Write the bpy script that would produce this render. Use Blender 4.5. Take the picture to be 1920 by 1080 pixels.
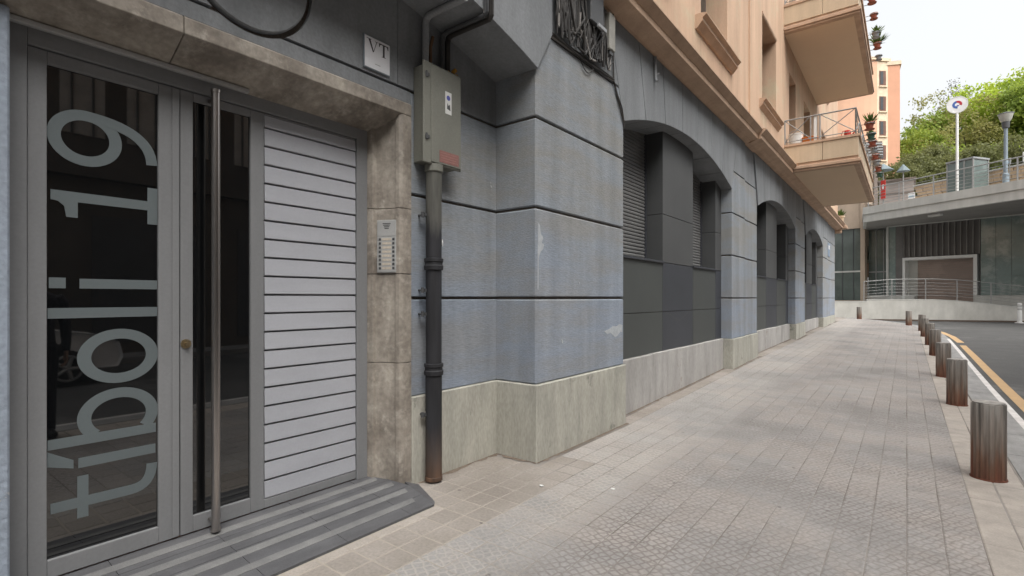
import bpy, bmesh, math, random
from mathutils import Vector, Matrix
import numpy as np
random.seed(7); np.random.seed(7)
R = math.radians
for o in list(bpy.data.objects): bpy.data.objects.remove(o)
sc = bpy.context.scene
C = sc.collection

# ------------------------------------------------------------------ camera, sky, sun, exposure
YAW = math.atan(740/960)
cam_d = bpy.data.cameras.new('camera'); cam = bpy.data.objects.new('camera', cam_d); C.objects.link(cam)
cam_d.sensor_width = 36; cam_d.lens = 18.0; cam_d.shift_y = 19/1920; cam_d.clip_start = .05; cam_d.clip_end = 2000
cam.location = (0, 0, 1.4); cam.rotation_euler = (R(90), 0, YAW)
sc.camera = cam
SUN_EL, SUN_AZ = 58.0, 118.0          # azimuth measured from +Y towards +X
w = bpy.data.worlds.new('World'); sc.world = w; w.use_nodes = True
nt = w.node_tree; nt.nodes.clear()
sky = nt.nodes.new('ShaderNodeTexSky'); sky.sky_type = 'NISHITA'; sky.sun_disc = False
sky.sun_elevation = R(SUN_EL); sky.sun_rotation = R(SUN_AZ); sky.air_density = 1.6; sky.dust_density = 6.0; sky.ozone_density = 1.0
hs = nt.nodes.new('ShaderNodeHueSaturation'); hs.inputs['Saturation'].default_value = .14
bg = nt.nodes.new('ShaderNodeBackground'); bg.inputs['Strength'].default_value = .15
ow = nt.nodes.new('ShaderNodeOutputWorld')
nt.links.new(sky.outputs[0], hs.inputs['Color']); nt.links.new(hs.outputs[0], bg.inputs[0]); nt.links.new(bg.outputs[0], ow.inputs[0])
sd = bpy.data.lights.new('sun', 'SUN'); sd.energy = .85; sd.angle = R(50); sd.color = (1, .95, .88)
sun = bpy.data.objects.new('sun', sd); C.objects.link(sun)
dirv = Vector((math.sin(R(SUN_AZ))*math.cos(R(SUN_EL)), math.cos(R(SUN_AZ))*math.cos(R(SUN_EL)), math.sin(R(SUN_EL))))
sun.rotation_euler = dirv.to_track_quat('Z', 'Y').to_euler(); sun.location = (0, 0, 60)
vs = sc.view_settings; vs.view_transform = 'Standard'; vs.look = 'None'; vs.gamma = 1; vs.use_curve_mapping = False
vs.exposure = 1.0
sc.render.engine = 'CYCLES'

# ------------------------------------------------------------------ materials
MATS = {}
def mat(name, col, col2=None, rough=.8, scale=2.0, fine=.12, bump=.0, bscale=80, stretch=(1, 1, 1), metal=0, spec=.4, lo=.35, hi=.65, col3=None, s3=1.3, t3=.62, w3=.06, coord='pos'):
    m = bpy.data.materials.new(name); m.use_nodes = True; n = m.node_tree; N = n.nodes; Lk = n.links.new
    p = N['Principled BSDF']; p.inputs['Roughness'].default_value = rough; p.inputs['Metallic'].default_value = metal
    p.inputs['Specular IOR Level'].default_value = spec
    g = N.new('ShaderNodeNewGeometry') if coord == 'pos' else N.new('ShaderNodeTexCoord')
    src = g.outputs['Position'] if coord == 'pos' else g.outputs['Object']
    mp = N.new('ShaderNodeMapping'); mp.inputs['Scale'].default_value = stretch; Lk(src, mp.inputs[0])
    n1 = N.new('ShaderNodeTexNoise'); n1.inputs['Scale'].default_value = scale; n1.inputs['Detail'].default_value = 6; n1.inputs['Roughness'].default_value = .62
    Lk(mp.outputs[0], n1.inputs['Vector'])
    mr = N.new('ShaderNodeMapRange'); mr.inputs[1].default_value = lo; mr.inputs[2].default_value = hi; Lk(n1.outputs[0], mr.inputs[0])
    mx = N.new('ShaderNodeMix'); mx.data_type = 'RGBA'; mx.inputs[6].default_value = (*col, 1); mx.inputs[7].default_value = (*(col2 or tuple(c*.8 for c in col)), 1)
    Lk(mr.outputs[0], mx.inputs[0]); out = mx.outputs[2]
    if col3:
        n3 = N.new('ShaderNodeTexNoise'); n3.inputs['Scale'].default_value = s3; n3.inputs['Detail'].default_value = 8; n3.inputs['Roughness'].default_value = .7
        Lk(src, n3.inputs['Vector'])
        m3 = N.new('ShaderNodeMapRange'); m3.inputs[1].default_value = t3; m3.inputs[2].default_value = t3+w3; Lk(n3.outputs[0], m3.inputs[0])
        x3 = N.new('ShaderNodeMix'); x3.data_type = 'RGBA'; x3.inputs[7].default_value = (*col3, 1); Lk(out, x3.inputs[6]); Lk(m3.outputs[0], x3.inputs[0]); out = x3.outputs[2]
    n2 = N.new('ShaderNodeTexNoise'); n2.inputs['Scale'].default_value = bscale; n2.inputs['Detail'].default_value = 4; Lk(mp.outputs[0], n2.inputs['Vector'])
    if fine:
        mf = N.new('ShaderNodeMapRange'); mf.inputs[1].default_value = .3; mf.inputs[2].default_value = .7; mf.inputs[3].default_value = 1-fine; mf.inputs[4].default_value = 1+fine; Lk(n2.outputs[0], mf.inputs[0])
        xf = N.new('ShaderNodeMix'); xf.data_type = 'RGBA'; xf.blend_type = 'MULTIPLY'; xf.inputs[0].default_value = 1
        Lk(out, xf.inputs[6]); Lk(mf.outputs[0], xf.inputs[7]); out = xf.outputs[2]
    Lk(out, p.inputs['Base Color'])
    if bump:
        b = N.new('ShaderNodeBump'); b.inputs['Strength'].default_value = bump; b.inputs['Distance'].default_value = .01; Lk(n2.outputs[0], b.inputs['Height']); Lk(b.outputs[0], p.inputs['Normal'])
    MATS[name] = m; m['_out'] = 0
    return m
def nodes(m): return m.node_tree.nodes, m.node_tree.links.new

STUCCO = mat('stucco_blue_grey', (.235, .27, .325), (.235, .248, .266), rough=.88, lo=.42, hi=.58, scale=1.1, fine=.12, bump=.3, bscale=50, stretch=(1, .5, 2.6), col3=(.40, .43, .46), s3=2.2, t3=.70, w3=.03)
STUCCO_UP = mat('stucco_grey_smooth', (.215, .225, .235), (.185, .195, .204), rough=.85, scale=1.3, fine=.08, bump=.25, bscale=45)
JOINT = mat('joint_dark', (.11, .092, .076), rough=.95, fine=.2)
PLINTH = mat('plinth_green_stone', (.41, .395, .345), (.31, .305, .265), rough=.75, scale=2.6, fine=.12, bump=.15, bscale=60, stretch=(1, 1, .35), col3=(.15, .155, .13), s3=3.5, t3=.60, w3=.12)
PLINTH2 = mat('plinth_grey_stone', (.40, .385, .37), (.31, .30, .285), rough=.75, scale=2.2, fine=.1, bump=.15, bscale=60, stretch=(1, 1, .3), col3=(.20, .155, .12), s3=2.8, t3=.62, w3=.12)
MARBLE = mat('brown_marble', (.345, .31, .265), (.185, .16, .135), rough=.55, scale=3.2, fine=.17, bump=.2, bscale=30, col3=(.41, .375, .325), s3=9, t3=.53, w3=.2)
PANEL = mat('panel_green_grey', (.062, .067, .064), (.054, .058, .056), rough=.55, scale=1.2, fine=.05, bscale=120)
PANEL_D = mat('panel_blue_grey', (.044, .047, .056), (.037, .04, .047), rough=.5, scale=1.5, fine=.06, bscale=120)
PANEL_P = mat('panel_pier', (.072, .074, .075), (.06, .062, .063), rough=.55, scale=1.1, fine=.06, bscale=100)
SHUT = mat('shutter_grey', (.15, .15, .147), (.12, .12, .12), rough=.6, fine=.08)
PEACH = mat('peach_stucco', (.56, .39, .27), (.51, .345, .24), rough=.85, scale=1.4, fine=.05, bump=.12, bscale=60, stretch=(1, 1, .35), col3=(.52, .42, .29), s3=.9, t3=.53, w3=.12)
PEACH2 = mat('peach_trim', (.50, .345, .24), (.44, .30, .21), rough=.8, scale=2, fine=.06, bump=.1, bscale=60)
CREAMP = mat('balcony_panel', (.56, .44, .31), (.51, .40, .28), rough=.8, scale=1.5, fine=.05)
SOFFIT = mat('balcony_soffit', (.68, .51, .355), (.64, .48, .33), rough=.85, scale=.8, fine=.04)
DOORM = mat('door_grey_metal', (.205, .208, .213), (.188, .191, .196), rough=.5, scale=1, fine=.04, metal=.0, spec=.4)
SLAT = mat('slat_aluminium', (.365, .372, .40), (.34, .347, .375), rough=.42, scale=1.2, fine=.03, spec=.5)
LETTER = mat('frosted_letter', (.113, .133, .138), (.106, .124, .129), rough=.6, fine=.02)
STEEL = mat('brushed_steel', (.45, .42, .40), (.36, .335, .315), rough=.28, metal=1, scale=3, fine=.05, stretch=(1, 1, .2))
ALU = mat('aluminium', (.40, .40, .39), (.35, .35, .345), rough=.45, metal=.15, fine=.04)
BLACK = mat('black_plastic', (.012, .012, .013), rough=.6, fine=.1)
DARKIN = mat('dark_interior', (.02, .02, .021), rough=.9)
RAMP = mat('ramp_tile_grey', (.098, .098, .103), (.08, .08, .085), rough=.55, scale=3, fine=.1, bump=.1, bscale=150)
RAMPL = mat('ramp_strip', (.18, .18, .177), (.13, .13, .13), rough=.7, scale=6, fine=.15, bump=.2, bscale=200)
KERB = mat('kerb_granite', (.26, .257, .25), (.21, .207, .203), rough=.8, scale=3, fine=.15, bump=.2, bscale=120)
WHITEP = mat('worn_white_paint', (.62, .60, .58), (.48, .46, .44), rough=.8, scale=5, fine=.1, col3=(.33, .32, .31), s3=6, t3=.63, w3=.04)
YELLOWP = mat('worn_yellow_paint', (.46, .31, .16), (.40, .27, .15), rough=.8, scale=4, fine=.12, col3=(.17, .15, .13), s3=4, t3=.66, w3=.03)
ASPH = mat('asphalt', (.078, .077, .075), (.058, .058, .057), rough=.85, scale=.9, fine=.22, bump=.3, bscale=140, col3=(.105, .103, .10), s3=.5, t3=.56, w3=.06)
CONC = mat('concrete', (.52, .52, .49), (.45, .45, .425), rough=.85, scale=1.1, fine=.06, bump=.1)
CONCW = mat('white_render_wall', (.55, .54, .50), (.48, .47, .43), rough=.85, scale=1.2, fine=.05)
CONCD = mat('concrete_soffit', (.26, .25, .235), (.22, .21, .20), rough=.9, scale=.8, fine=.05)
BEIGE = mat('beige_render', (.44, .35, .27), (.39, .31, .24), rough=.85, fine=.04)
FIN = mat('dark_louvre', (.155, .147, .14), (.13, .124, .118), rough=.6, fine=.05)
GARAGE = mat('garage_door_brown', (.34, .265, .225), (.28, .22, .19), rough=.6, scale=.9, fine=.06, lo=.45, hi=.55)
WHITEM = mat('white_metal', (.72, .72, .70), (.65, .65, .63), rough=.5, fine=.03)
RAILM = mat('rail_steel', (.30, .30, .29), (.25, .25, .245), rough=.55, metal=.2, fine=.04)
ORANGE = mat('tower_orange_brick', (.68, .41, .275), (.62, .37, .25), rough=.85, scale=.6, fine=.05)
ORANGE2 = mat('tower_dark_orange', (.62, .33, .215), (.56, .30, .195), rough=.85, scale=.6, fine=.05)
TCREAM = mat('tower_cream', (.74, .60, .44), rough=.85, fine=.03)
GLASSD = mat('dark_window_glass', (.03, .035, .04), rough=.08, fine=0, spec=.6)
TERRA = mat('terracotta', (.32, .095, .06), (.25, .08, .05), rough=.7, fine=.08)
POTG = mat('green_pot', (.05, .12, .09), rough=.6)
POTW = mat('grey_pot', (.30, .31, .32), rough=.6)
RED = mat('red_plastic', (.5, .03, .02), rough=.5)
ORANGEP = mat('orange_plastic', (.75, .22, .03), rough=.5)
CABLE = mat('black_cable', (.022, .02, .019), (.05, .045, .04), rough=.55, fine=.1)
CABLEW = mat('grey_cable', (.30, .285, .265), (.22, .2, .19), rough=.6, fine=.1)
BOXG = mat('olive_box_paint', (.165, .165, .14), (.14, .14, .12), rough=.6, scale=3, fine=.08, bump=.08, bscale=90, col3=(.34, .33, .29), s3=7, t3=.70, w3=.05)
BOXGS = mat('meter_box_grey', (.33, .32, .285), (.26, .25, .225), rough=.6, scale=5, fine=.1)
STICK = mat('sticker_white', (.62, .62, .60), rough=.5, fine=.03)
BLUEI = mat('blue_ink', (.08, .09, .35), rough=.5)
INK = mat('dark_ink', (.05, .045, .05), rough=.5, fine=.05)
REDL = mat('faded_red_label', (.24, .105, .09), (.19, .09, .08), rough=.6, scale=30, fine=.1)
PLAQ = mat('plaque_white', (.74, .74, .76), (.70, .70, .73), rough=.12, scale=2, fine=.02, spec=.6)
PLAQE = mat('plaque_edge', (.19, .22, .25), rough=.3)
BARK = mat('bark', (.10, .08, .065), (.07, .055, .045), rough=.9, fine=.2)
HILL = mat('hillside', (.05, .055, .03), (.075, .06, .04), rough=.95, scale=.4, fine=.3, bscale=4)
STONE = mat('ochre_stone', (.48, .36, .24), (.38, .28, .19), rough=.9, scale=1.5, fine=.12, bscale=12)
PARA = mat('parasol_blue_grey', (.17, .21, .225), rough=.8)
BLUEM = mat('lamp_blue_metal', (.22, .27, .31), rough=.5)
DGREY = mat('dark_grey_metal', (.07, .072, .075), rough=.5)
SIGNW = mat('sign_white', (.80, .80, .80), rough=.4, fine=0)
SIGNR = mat('sign_red', (.45, .03, .05), rough=.4, fine=0)
SIGNB = mat('sign_blue', (.05, .12, .38), rough=.4, fine=0)
BROWNM = mat('pergola_brown', (.17, .135, .115), (.14, .115, .10), rough=.8)
OPP = mat('opposite_stone', (.11, .095, .08), (.07, .062, .055), rough=.85, scale=.8, fine=.1)
OPPW = mat('opposite_pale_blind', (.42, .40, .37), (.3, .29, .27), rough=.8)
CARP = mat('silver_car_paint', (.80, .79, .78), rough=.25, metal=.0, fine=.02)
TYRE = mat('tyre', (.02, .02, .02), rough=.85)
CLOTH = mat('dark_clothes', (.018, .018, .024), (.028, .028, .034), rough=.9)
SKIN = mat('skin', (.45, .28, .20), rough=.6)
HAIR = mat('hair', (.03, .022, .018), rough=.7)
SEAL = mat('orange_sealant', (.42, .22, .03), (.25, .13, .03), rough=.9, scale=30, bump=.5)
LAMPG = mat('lamp_diffuser', (.42, .42, .38), (.36, .36, .33), rough=.35)
BROWND = mat('brown_door', (.19, .08, .045), rough=.6)

def glass_mat(name, col, rough, spec=.5):
    m = mat(name, col, rough=rough, fine=0, spec=spec); return m
PANE = glass_mat('dark_door_glass', (.004, .0045, .005), .02, .5); PANE.node_tree.nodes['Principled BSDF'].inputs['IOR'].default_value = 2.0
GREENGL = mat('green_tinted_glass', (.21, .265, .245), (.16, .20, .19), rough=.12, scale=.9, fine=.03, spec=.5, col3=(.28, .32, .295), s3=.9, t3=.52, w3=.1)
DARKGL = mat('corner_glass', (.07, .085, .078), (.13, .155, .14), rough=.08, scale=.7, fine=.02, spec=.6)
CLEARGL = mat('lift_glass', (.10, .13, .125), (.14, .17, .16), rough=.1, fine=.02)

# rust gradients and weathering keyed to the object's own height
def streaks(m, amt=.10, stretch=(2.2, 2.2, .22)):
    N, Lk = nodes(m); p = N['Principled BSDF']; src = p.inputs['Base Color'].links[0].from_socket
    g = N.new('ShaderNodeNewGeometry'); mp = N.new('ShaderNodeMapping'); mp.inputs['Scale'].default_value = stretch; Lk(g.outputs['Position'], mp.inputs[0])
    n = N.new('ShaderNodeTexNoise'); n.inputs['Scale'].default_value = 1.6; n.inputs['Detail'].default_value = 6; n.inputs['Roughness'].default_value = .65; Lk(mp.outputs[0], n.inputs['Vector'])
    a = N.new('ShaderNodeMapRange'); a.inputs[1].default_value = .32; a.inputs[2].default_value = .68; a.inputs[3].default_value = 1-amt*1.3; a.inputs[4].default_value = 1+amt; Lk(n.outputs[0], a.inputs[0])
    x = N.new('ShaderNodeMix'); x.data_type = 'RGBA'; x.blend_type = 'MULTIPLY'; x.inputs[0].default_value = 1; Lk(src, x.inputs[6]); Lk(a.outputs[0], x.inputs[7]); Lk(x.outputs[2], p.inputs['Base Color'])
for m_ in (STUCCO, STUCCO_UP): streaks(m_, .13)
# stucco colour is bluer on the lower courses, turning greyer with height
N_, L_k = nodes(STUCCO); p_ = N_['Principled BSDF']; src_ = p_.inputs['Base Color'].links[0].from_socket
g_ = N_.new('ShaderNodeNewGeometry'); sx_ = N_.new('ShaderNodeSeparateXYZ'); L_k(g_.outputs['Position'], sx_.inputs[0])
nz_ = N_.new('ShaderNodeTexNoise'); nz_.inputs['Scale'].default_value = 1.2; nz_.inputs['Detail'].default_value = 5; L_k(g_.outputs['Position'], nz_.inputs['Vector'])
az_ = N_.new('ShaderNodeMath'); az_.operation = 'MULTIPLY_ADD'; az_.inputs[1].default_value = 1.8; L_k(nz_.outputs[0], az_.inputs[0]); L_k(sx_.outputs[2], az_.inputs[2])
mz_ = N_.new('ShaderNodeMapRange'); mz_.inputs[1].default_value = 2.0; mz_.inputs[2].default_value = 3.3; L_k(az_.outputs[0], mz_.inputs[0])
xz_ = N_.new('ShaderNodeMix'); xz_.data_type = 'RGBA'; xz_.blend_type = 'MULTIPLY'; xz_.inputs[7].default_value = (1.0, .95, .86, 1); L_k(mz_.outputs[0], xz_.inputs[0]); L_k(src_, xz_.inputs[6]); L_k(xz_.outputs[2], p_.inputs['Base Color'])
for m_ in (PEACH, PEACH2, CREAMP): streaks(m_, .10)
for m_ in (PLINTH, PLINTH2): streaks(m_, .13, (3.5, 3.5, .6))
streaks(MARBLE, .18, (4, 4, .8)); streaks(CONC, .08); streaks(CONCW, .10, (1.5, 1.5, .5)); streaks(SOFFIT, .05, (.5, .5, .5)); streaks(KERB, .15, (4, 1, 4)); streaks(RAMP, .15, (6, 2, 2)); streaks(DOORM, .06, (3, 3, .4)); streaks(SLAT, .04, (1, 1, 6))

def rusty(name, cols, rough=.55, metal=.6, streak=(14, 14, 1.1), amp=.35):
    m = bpy.data.materials.new(name); m.use_nodes = True; N, Lk = nodes(m)
    p = N['Principled BSDF']; p.inputs['Roughness'].default_value = rough; p.inputs['Metallic'].default_value = metal
    tc = N.new('ShaderNodeTexCoord'); sx = N.new('ShaderNodeSeparateXYZ'); Lk(tc.outputs['Object'], sx.inputs[0])
    mp = N.new('ShaderNodeMapping'); mp.inputs['Scale'].default_value = streak; Lk(tc.outputs['Object'], mp.inputs[0])
    oi = N.new('ShaderNodeObjectInfo'); ad = N.new('ShaderNodeVectorMath'); ad.operation = 'ADD'
    cm = N.new('ShaderNodeCombineXYZ'); ml = N.new('ShaderNodeMath'); ml.operation = 'MULTIPLY'; ml.inputs[1].default_value = 37
    Lk(oi.outputs['Random'], ml.inputs[0]); Lk(ml.outputs[0], cm.inputs[0]); Lk(mp.outputs[0], ad.inputs[0]); Lk(cm.outputs[0], ad.inputs[1])
    n1 = N.new('ShaderNodeTexNoise'); n1.inputs['Scale'].default_value = 1.3; n1.inputs['Detail'].default_value = 6; n1.inputs['Roughness'].default_value = .65; Lk(ad.outputs[0], n1.inputs['Vector'])
    a = N.new('ShaderNodeMath'); a.operation = 'MULTIPLY_ADD'; a.inputs[1].default_value = amp*2; a.inputs[2].default_value = -amp; Lk(n1.outputs[0], a.inputs[0])
    zz = N.new('ShaderNodeMath'); zz.operation = 'ADD'; Lk(sx.outputs[2], zz.inputs[0]); Lk(a.outputs[0], zz.inputs[1])
    top = cols[-1][0]; dv = N.new('ShaderNodeMath'); dv.operation = 'DIVIDE'; dv.inputs[1].default_value = top; Lk(zz.outputs[0], dv.inputs[0])
    cr = N.new('ShaderNodeValToRGB'); Lk(dv.outputs[0], cr.inputs[0])
    el = cr.color_ramp.elements
    while len(el) < len(cols): el.new(.5)
    for e_, (z, c) in zip(el, cols): e_.position = z/top; e_.color = (*c, 1)
    n2 = N.new('ShaderNodeTexNoise'); n2.inputs['Scale'].default_value = 2.2; n2.inputs['Detail'].default_value = 5; Lk(ad.outputs[0], n2.inputs['Vector'])
    mf = N.new('ShaderNodeMapRange'); mf.inputs[1].default_value = .3; mf.inputs[2].default_value = .7; mf.inputs[3].default_value = .55; mf.inputs[4].default_value = 1.5; Lk(n2.outputs[0], mf.inputs[0])
    xf = N.new('ShaderNodeMix'); xf.data_type = 'RGBA'; xf.blend_type = 'MULTIPLY'; xf.inputs[0].default_value = 1; Lk(cr.outputs[0], xf.inputs[6]); Lk(mf.outputs[0], xf.inputs[7])
    Lk(xf.outputs[2], p.inputs['Base Color'])
    return m
BOLL = rusty('weathered_bollard_metal', [(0, (.13, .05, .03)), (.16, (.16, .09, .06)), (.32, (.20, .165, .14)), (.6, (.25, .235, .215))], rough=.55, metal=.25)
PIPE = rusty('weathered_pipe', [(0, (.085, .045, .025)), (.25, (.045, .033, .028)), (.45, (.016, .016, .019)), (1.85, (.014, .014, .017)), (2.0, (.07, .068, .06)), (2.4, (.11, .108, .092))], rough=.72, metal=.0, streak=(9, 9, .9), amp=.3)

# paving: relief pattern of the tiles plus tint per tile
TP, TQ, TX0, TY0 = .174, .18, .348, .09
def paving(name, pattern):
    m = bpy.data.materials.new(name); m.use_nodes = True; N, Lk = nodes(m); p = N['Principled BSDF']; p.inputs['Roughness'].default_value = .78; p.inputs['Specular IOR Level'].default_value = .35
    g = N.new('ShaderNodeNewGeometry')
    of = N.new('ShaderNodeVectorMath'); of.operation = 'SUBTRACT'; of.inputs[1].default_value = (TX0, TY0, 0); Lk(g.outputs['Position'], of.inputs[0])
    dv = N.new('ShaderNodeVectorMath'); dv.operation = 'DIVIDE'; dv.inputs[1].default_value = (TP, TQ, 1e6); Lk(of.outputs[0], dv.inputs[0])
    fl = N.new('ShaderNodeVectorMath'); fl.operation = 'FLOOR'; Lk(dv.outputs[0], fl.inputs[0])
    wn = N.new('ShaderNodeTexWhiteNoise'); wn.noise_dimensions = '2D'; Lk(fl.outputs[0], wn.inputs['Vector'])
    n1 = N.new('ShaderNodeTexNoise'); n1.inputs['Scale'].default_value = .75; n1.inputs['Detail'].default_value = 5; n1.inputs['Roughness'].default_value = .6; Lk(g.outputs['Position'], n1.inputs['Vector'])
    cr = N.new('ShaderNodeValToRGB'); Lk(n1.outputs[0], cr.inputs[0]); el = cr.color_ramp.elements
    if pattern: cols = [(.34, (.205, .195, .186)), (.46, (.248, .238, .229)), (.54, (.278, .255, .236)), (.64, (.28, .266, .253))]
    else: cols = [(.34, (.20, .175, .152)), (.46, (.235, .21, .184)), (.54, (.262, .235, .21)), (.64, (.285, .26, .235))]
    el.new(.5); el.new(.5)
    for e_, (a, c) in zip(el, cols): e_.position = a; e_.color = (*c, 1)
    tv = N.new('ShaderNodeMapRange'); tv.inputs[3].default_value = .93; tv.inputs[4].default_value = 1.06; Lk(wn.outputs['Value'], tv.inputs[0])
    x1 = N.new('ShaderNodeMix'); x1.data_type = 'RGBA'; x1.blend_type = 'MULTIPLY'; x1.inputs[0].default_value = 1; Lk(cr.outputs[0], x1.inputs[6]); Lk(tv.outputs[0], x1.inputs[7])
    n2 = N.new('ShaderNodeTexNoise'); n2.inputs['Scale'].default_value = 55; n2.inputs['Detail'].default_value = 5; Lk(g.outputs['Position'], n2.inputs['Vector'])
    f2 = N.new('ShaderNodeMapRange'); f2.inputs[1].default_value = .3; f2.inputs[2].default_value = .7; f2.inputs[3].default_value = .86; f2.inputs[4].default_value = 1.12; Lk(n2.outputs[0], f2.inputs[0])
    x2 = N.new('ShaderNodeMix'); x2.data_type = 'RGBA'; x2.blend_type = 'MULTIPLY'; x2.inputs[0].default_value = 1; Lk(x1.outputs[2], x2.inputs[6]); Lk(f2.outputs[0], x2.inputs[7]); out = x2.outputs[2]
    # dirt spots
    n4 = N.new('ShaderNodeTexNoise'); n4.inputs['Scale'].default_value = 4.5; n4.inputs['Detail'].default_value = 7; n4.inputs['Roughness'].default_value = .7; Lk(g.outputs['Position'], n4.inputs['Vector'])
    m4 = N.new('ShaderNodeMapRange'); m4.inputs[1].default_value = .60; m4.inputs[2].default_value = .78; m4.inputs[4].default_value = .42; Lk(n4.outputs[0], m4.inputs[0])
    x4 = N.new('ShaderNodeMix'); x4.data_type = 'RGBA'; x4.inputs[7].default_value = (.14, .125, .115, 1); Lk(out, x4.inputs[6]); Lk(m4.outputs[0], x4.inputs[0]); out = x4.outputs[2]
    vg = N.new('ShaderNodeTexVoronoi'); vg.voronoi_dimensions = '2D'; vg.inputs['Scale'].default_value = 1.3; Lk(g.outputs['Position'], vg.inputs['Vector'])
    mg = N.new('ShaderNodeMapRange'); mg.inputs[1].default_value = .021; mg.inputs[2].default_value = .013; mg.inputs[4].default_value = .75; Lk(vg.outputs['Distance'], mg.inputs[0])
    xg = N.new('ShaderNodeMix'); xg.data_type = 'RGBA'; xg.inputs[7].default_value = (.09, .08, .075, 1); Lk(out, xg.inputs[6]); Lk(mg.outputs[0], xg.inputs[0]); out = xg.outputs[2]
    bp = N.new('ShaderNodeBump'); bp.inputs['Distance'].default_value = .004
    if pattern:
        vo = N.new('ShaderNodeTexVoronoi'); vo.feature = 'DISTANCE_TO_EDGE'; vo.voronoi_dimensions = '2D'; vo.inputs['Scale'].default_value = 21; vo.inputs['Randomness'].default_value = .42
        mp = N.new('ShaderNodeMapping'); mp.inputs['Rotation'].default_value = (0, 0, .5); Lk(g.outputs['Position'], mp.inputs[0]); Lk(mp.outputs[0], vo.inputs['Vector'])
        me = N.new('ShaderNodeMapRange'); me.inputs[1].default_value = .03; me.inputs[2].default_value = .2; Lk(vo.outputs['Distance'], me.inputs[0])
        # wear: where the relief is filled in it fades out
        nw = N.new('ShaderNodeTexNoise'); nw.inputs['Scale'].default_value = .9; nw.inputs['Detail'].default_value = 4; Lk(g.outputs['Position'], nw.inputs['Vector'])
        mw = N.new('ShaderNodeMapRange'); mw.inputs[1].default_value = .42; mw.inputs[2].default_value = .6; mw.inputs[3].default_value = .3; mw.inputs[4].default_value = .7; Lk(nw.outputs[0], mw.inputs[0])
        iv = N.new('ShaderNodeMath'); iv.operation = 'SUBTRACT'; iv.inputs[0].default_value = 1; Lk(me.outputs[0], iv.inputs[1])
        mm = N.new('ShaderNodeMath'); mm.operation = 'MULTIPLY'; Lk(iv.outputs[0], mm.inputs[0]); Lk(mw.outputs[0], mm.inputs[1])
        # joints hold pale sand towards the entrance and dark dirt elsewhere
        sx = N.new('ShaderNodeSeparateXYZ'); Lk(g.outputs['Position'], sx.inputs[0])
        nx = N.new('ShaderNodeMapRange'); nx.inputs[1].default_value = -1.75; nx.inputs[2].default_value = -1.45; Lk(sx.outputs[0], nx.inputs[0])
        jc = N.new('ShaderNodeMix'); jc.data_type = 'RGBA'; jc.inputs[6].default_value = (.36, .335, .30, 1); jc.inputs[7].default_value = (.135, .115, .105, 1); Lk(nx.outputs[0], jc.inputs[0])
        x5 = N.new('ShaderNodeMix'); x5.data_type = 'RGBA'; Lk(out, x5.inputs[6]); Lk(jc.outputs[2], x5.inputs[7]); Lk(mm.outputs[0], x5.inputs[0]); out = x5.outputs[2]
        Lk(me.outputs[0], bp.inputs['Height']); bp.inputs['Strength'].default_value = .45
    else:
        Lk(n2.outputs[0], bp.inputs['Height']); bp.inputs['Strength'].default_value = .35
    Lk(out, p.inputs['Base Color']); Lk(bp.outputs[0], p.inputs['Normal'])
    return m
TILE_R = paving('relief_paving_tile', True)
TILE_P = paving('plain_paving_tile', False)
SLAB = mat('pale_paving_slab', (.335, .30, .265), (.285, .26, .232), rough=.8, scale=2.2, fine=.1, bump=.15, bscale=90)
streaks(SLAB, .12, (4, 4, 4))
GROUT = mat('paving_grout', (.24, .215, .185), (.10, .09, .08), rough=.95, scale=1.4, fine=.2, bscale=60)

N_, L_k = nodes(GROUT); g_ = N_.new('ShaderNodeNewGeometry'); sx_ = N_.new('ShaderNodeSeparateXYZ'); L_k(g_.outputs['Position'], sx_.inputs[0])
mr_ = N_.new('ShaderNodeMapRange'); mr_.inputs[1].default_value = -2.15; mr_.inputs[2].default_value = -1.5; L_k(sx_.outputs[0], mr_.inputs[0])
my_ = N_.new('ShaderNodeMapRange'); my_.inputs[1].default_value = 2.6; my_.inputs[2].default_value = 3.6; L_k(sx_.outputs[1], my_.inputs[0])
mm_ = N_.new('ShaderNodeMath'); mm_.operation = 'MAXIMUM'; L_k(mr_.outputs[0], mm_.inputs[0]); L_k(my_.outputs[0], mm_.inputs[1])
gm_ = N_.new('ShaderNodeMix'); gm_.data_type = 'RGBA'; gm_.inputs[6].default_value = (.30, .27, .23, 1); gm_.inputs[7].default_value = (.085, .073, .064, 1); L_k(mm_.outputs[0], gm_.inputs[0])
gn_ = N_.new('ShaderNodeTexNoise'); gn_.inputs['Scale'].default_value = .8; gn_.inputs['Detail'].default_value = 4; L_k(g_.outputs['Position'], gn_.inputs['Vector'])
gr_ = N_.new('ShaderNodeMapRange'); gr_.inputs[1].default_value = .42; gr_.inputs[2].default_value = .6; L_k(gn_.outputs[0], gr_.inputs[0])
gc_ = N_.new('ShaderNodeMix'); gc_.data_type = 'RGBA'; gc_.inputs[6].default_value = (.23, .212, .195, 1); gc_.inputs[7].default_value = (.12, .103, .09, 1); L_k(gr_.outputs[0], gc_.inputs[0]); L_k(gc_.outputs[2], gm_.inputs[7]); L_k(gm_.outputs[2], N_['Principled BSDF'].inputs['Base Color'])

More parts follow.
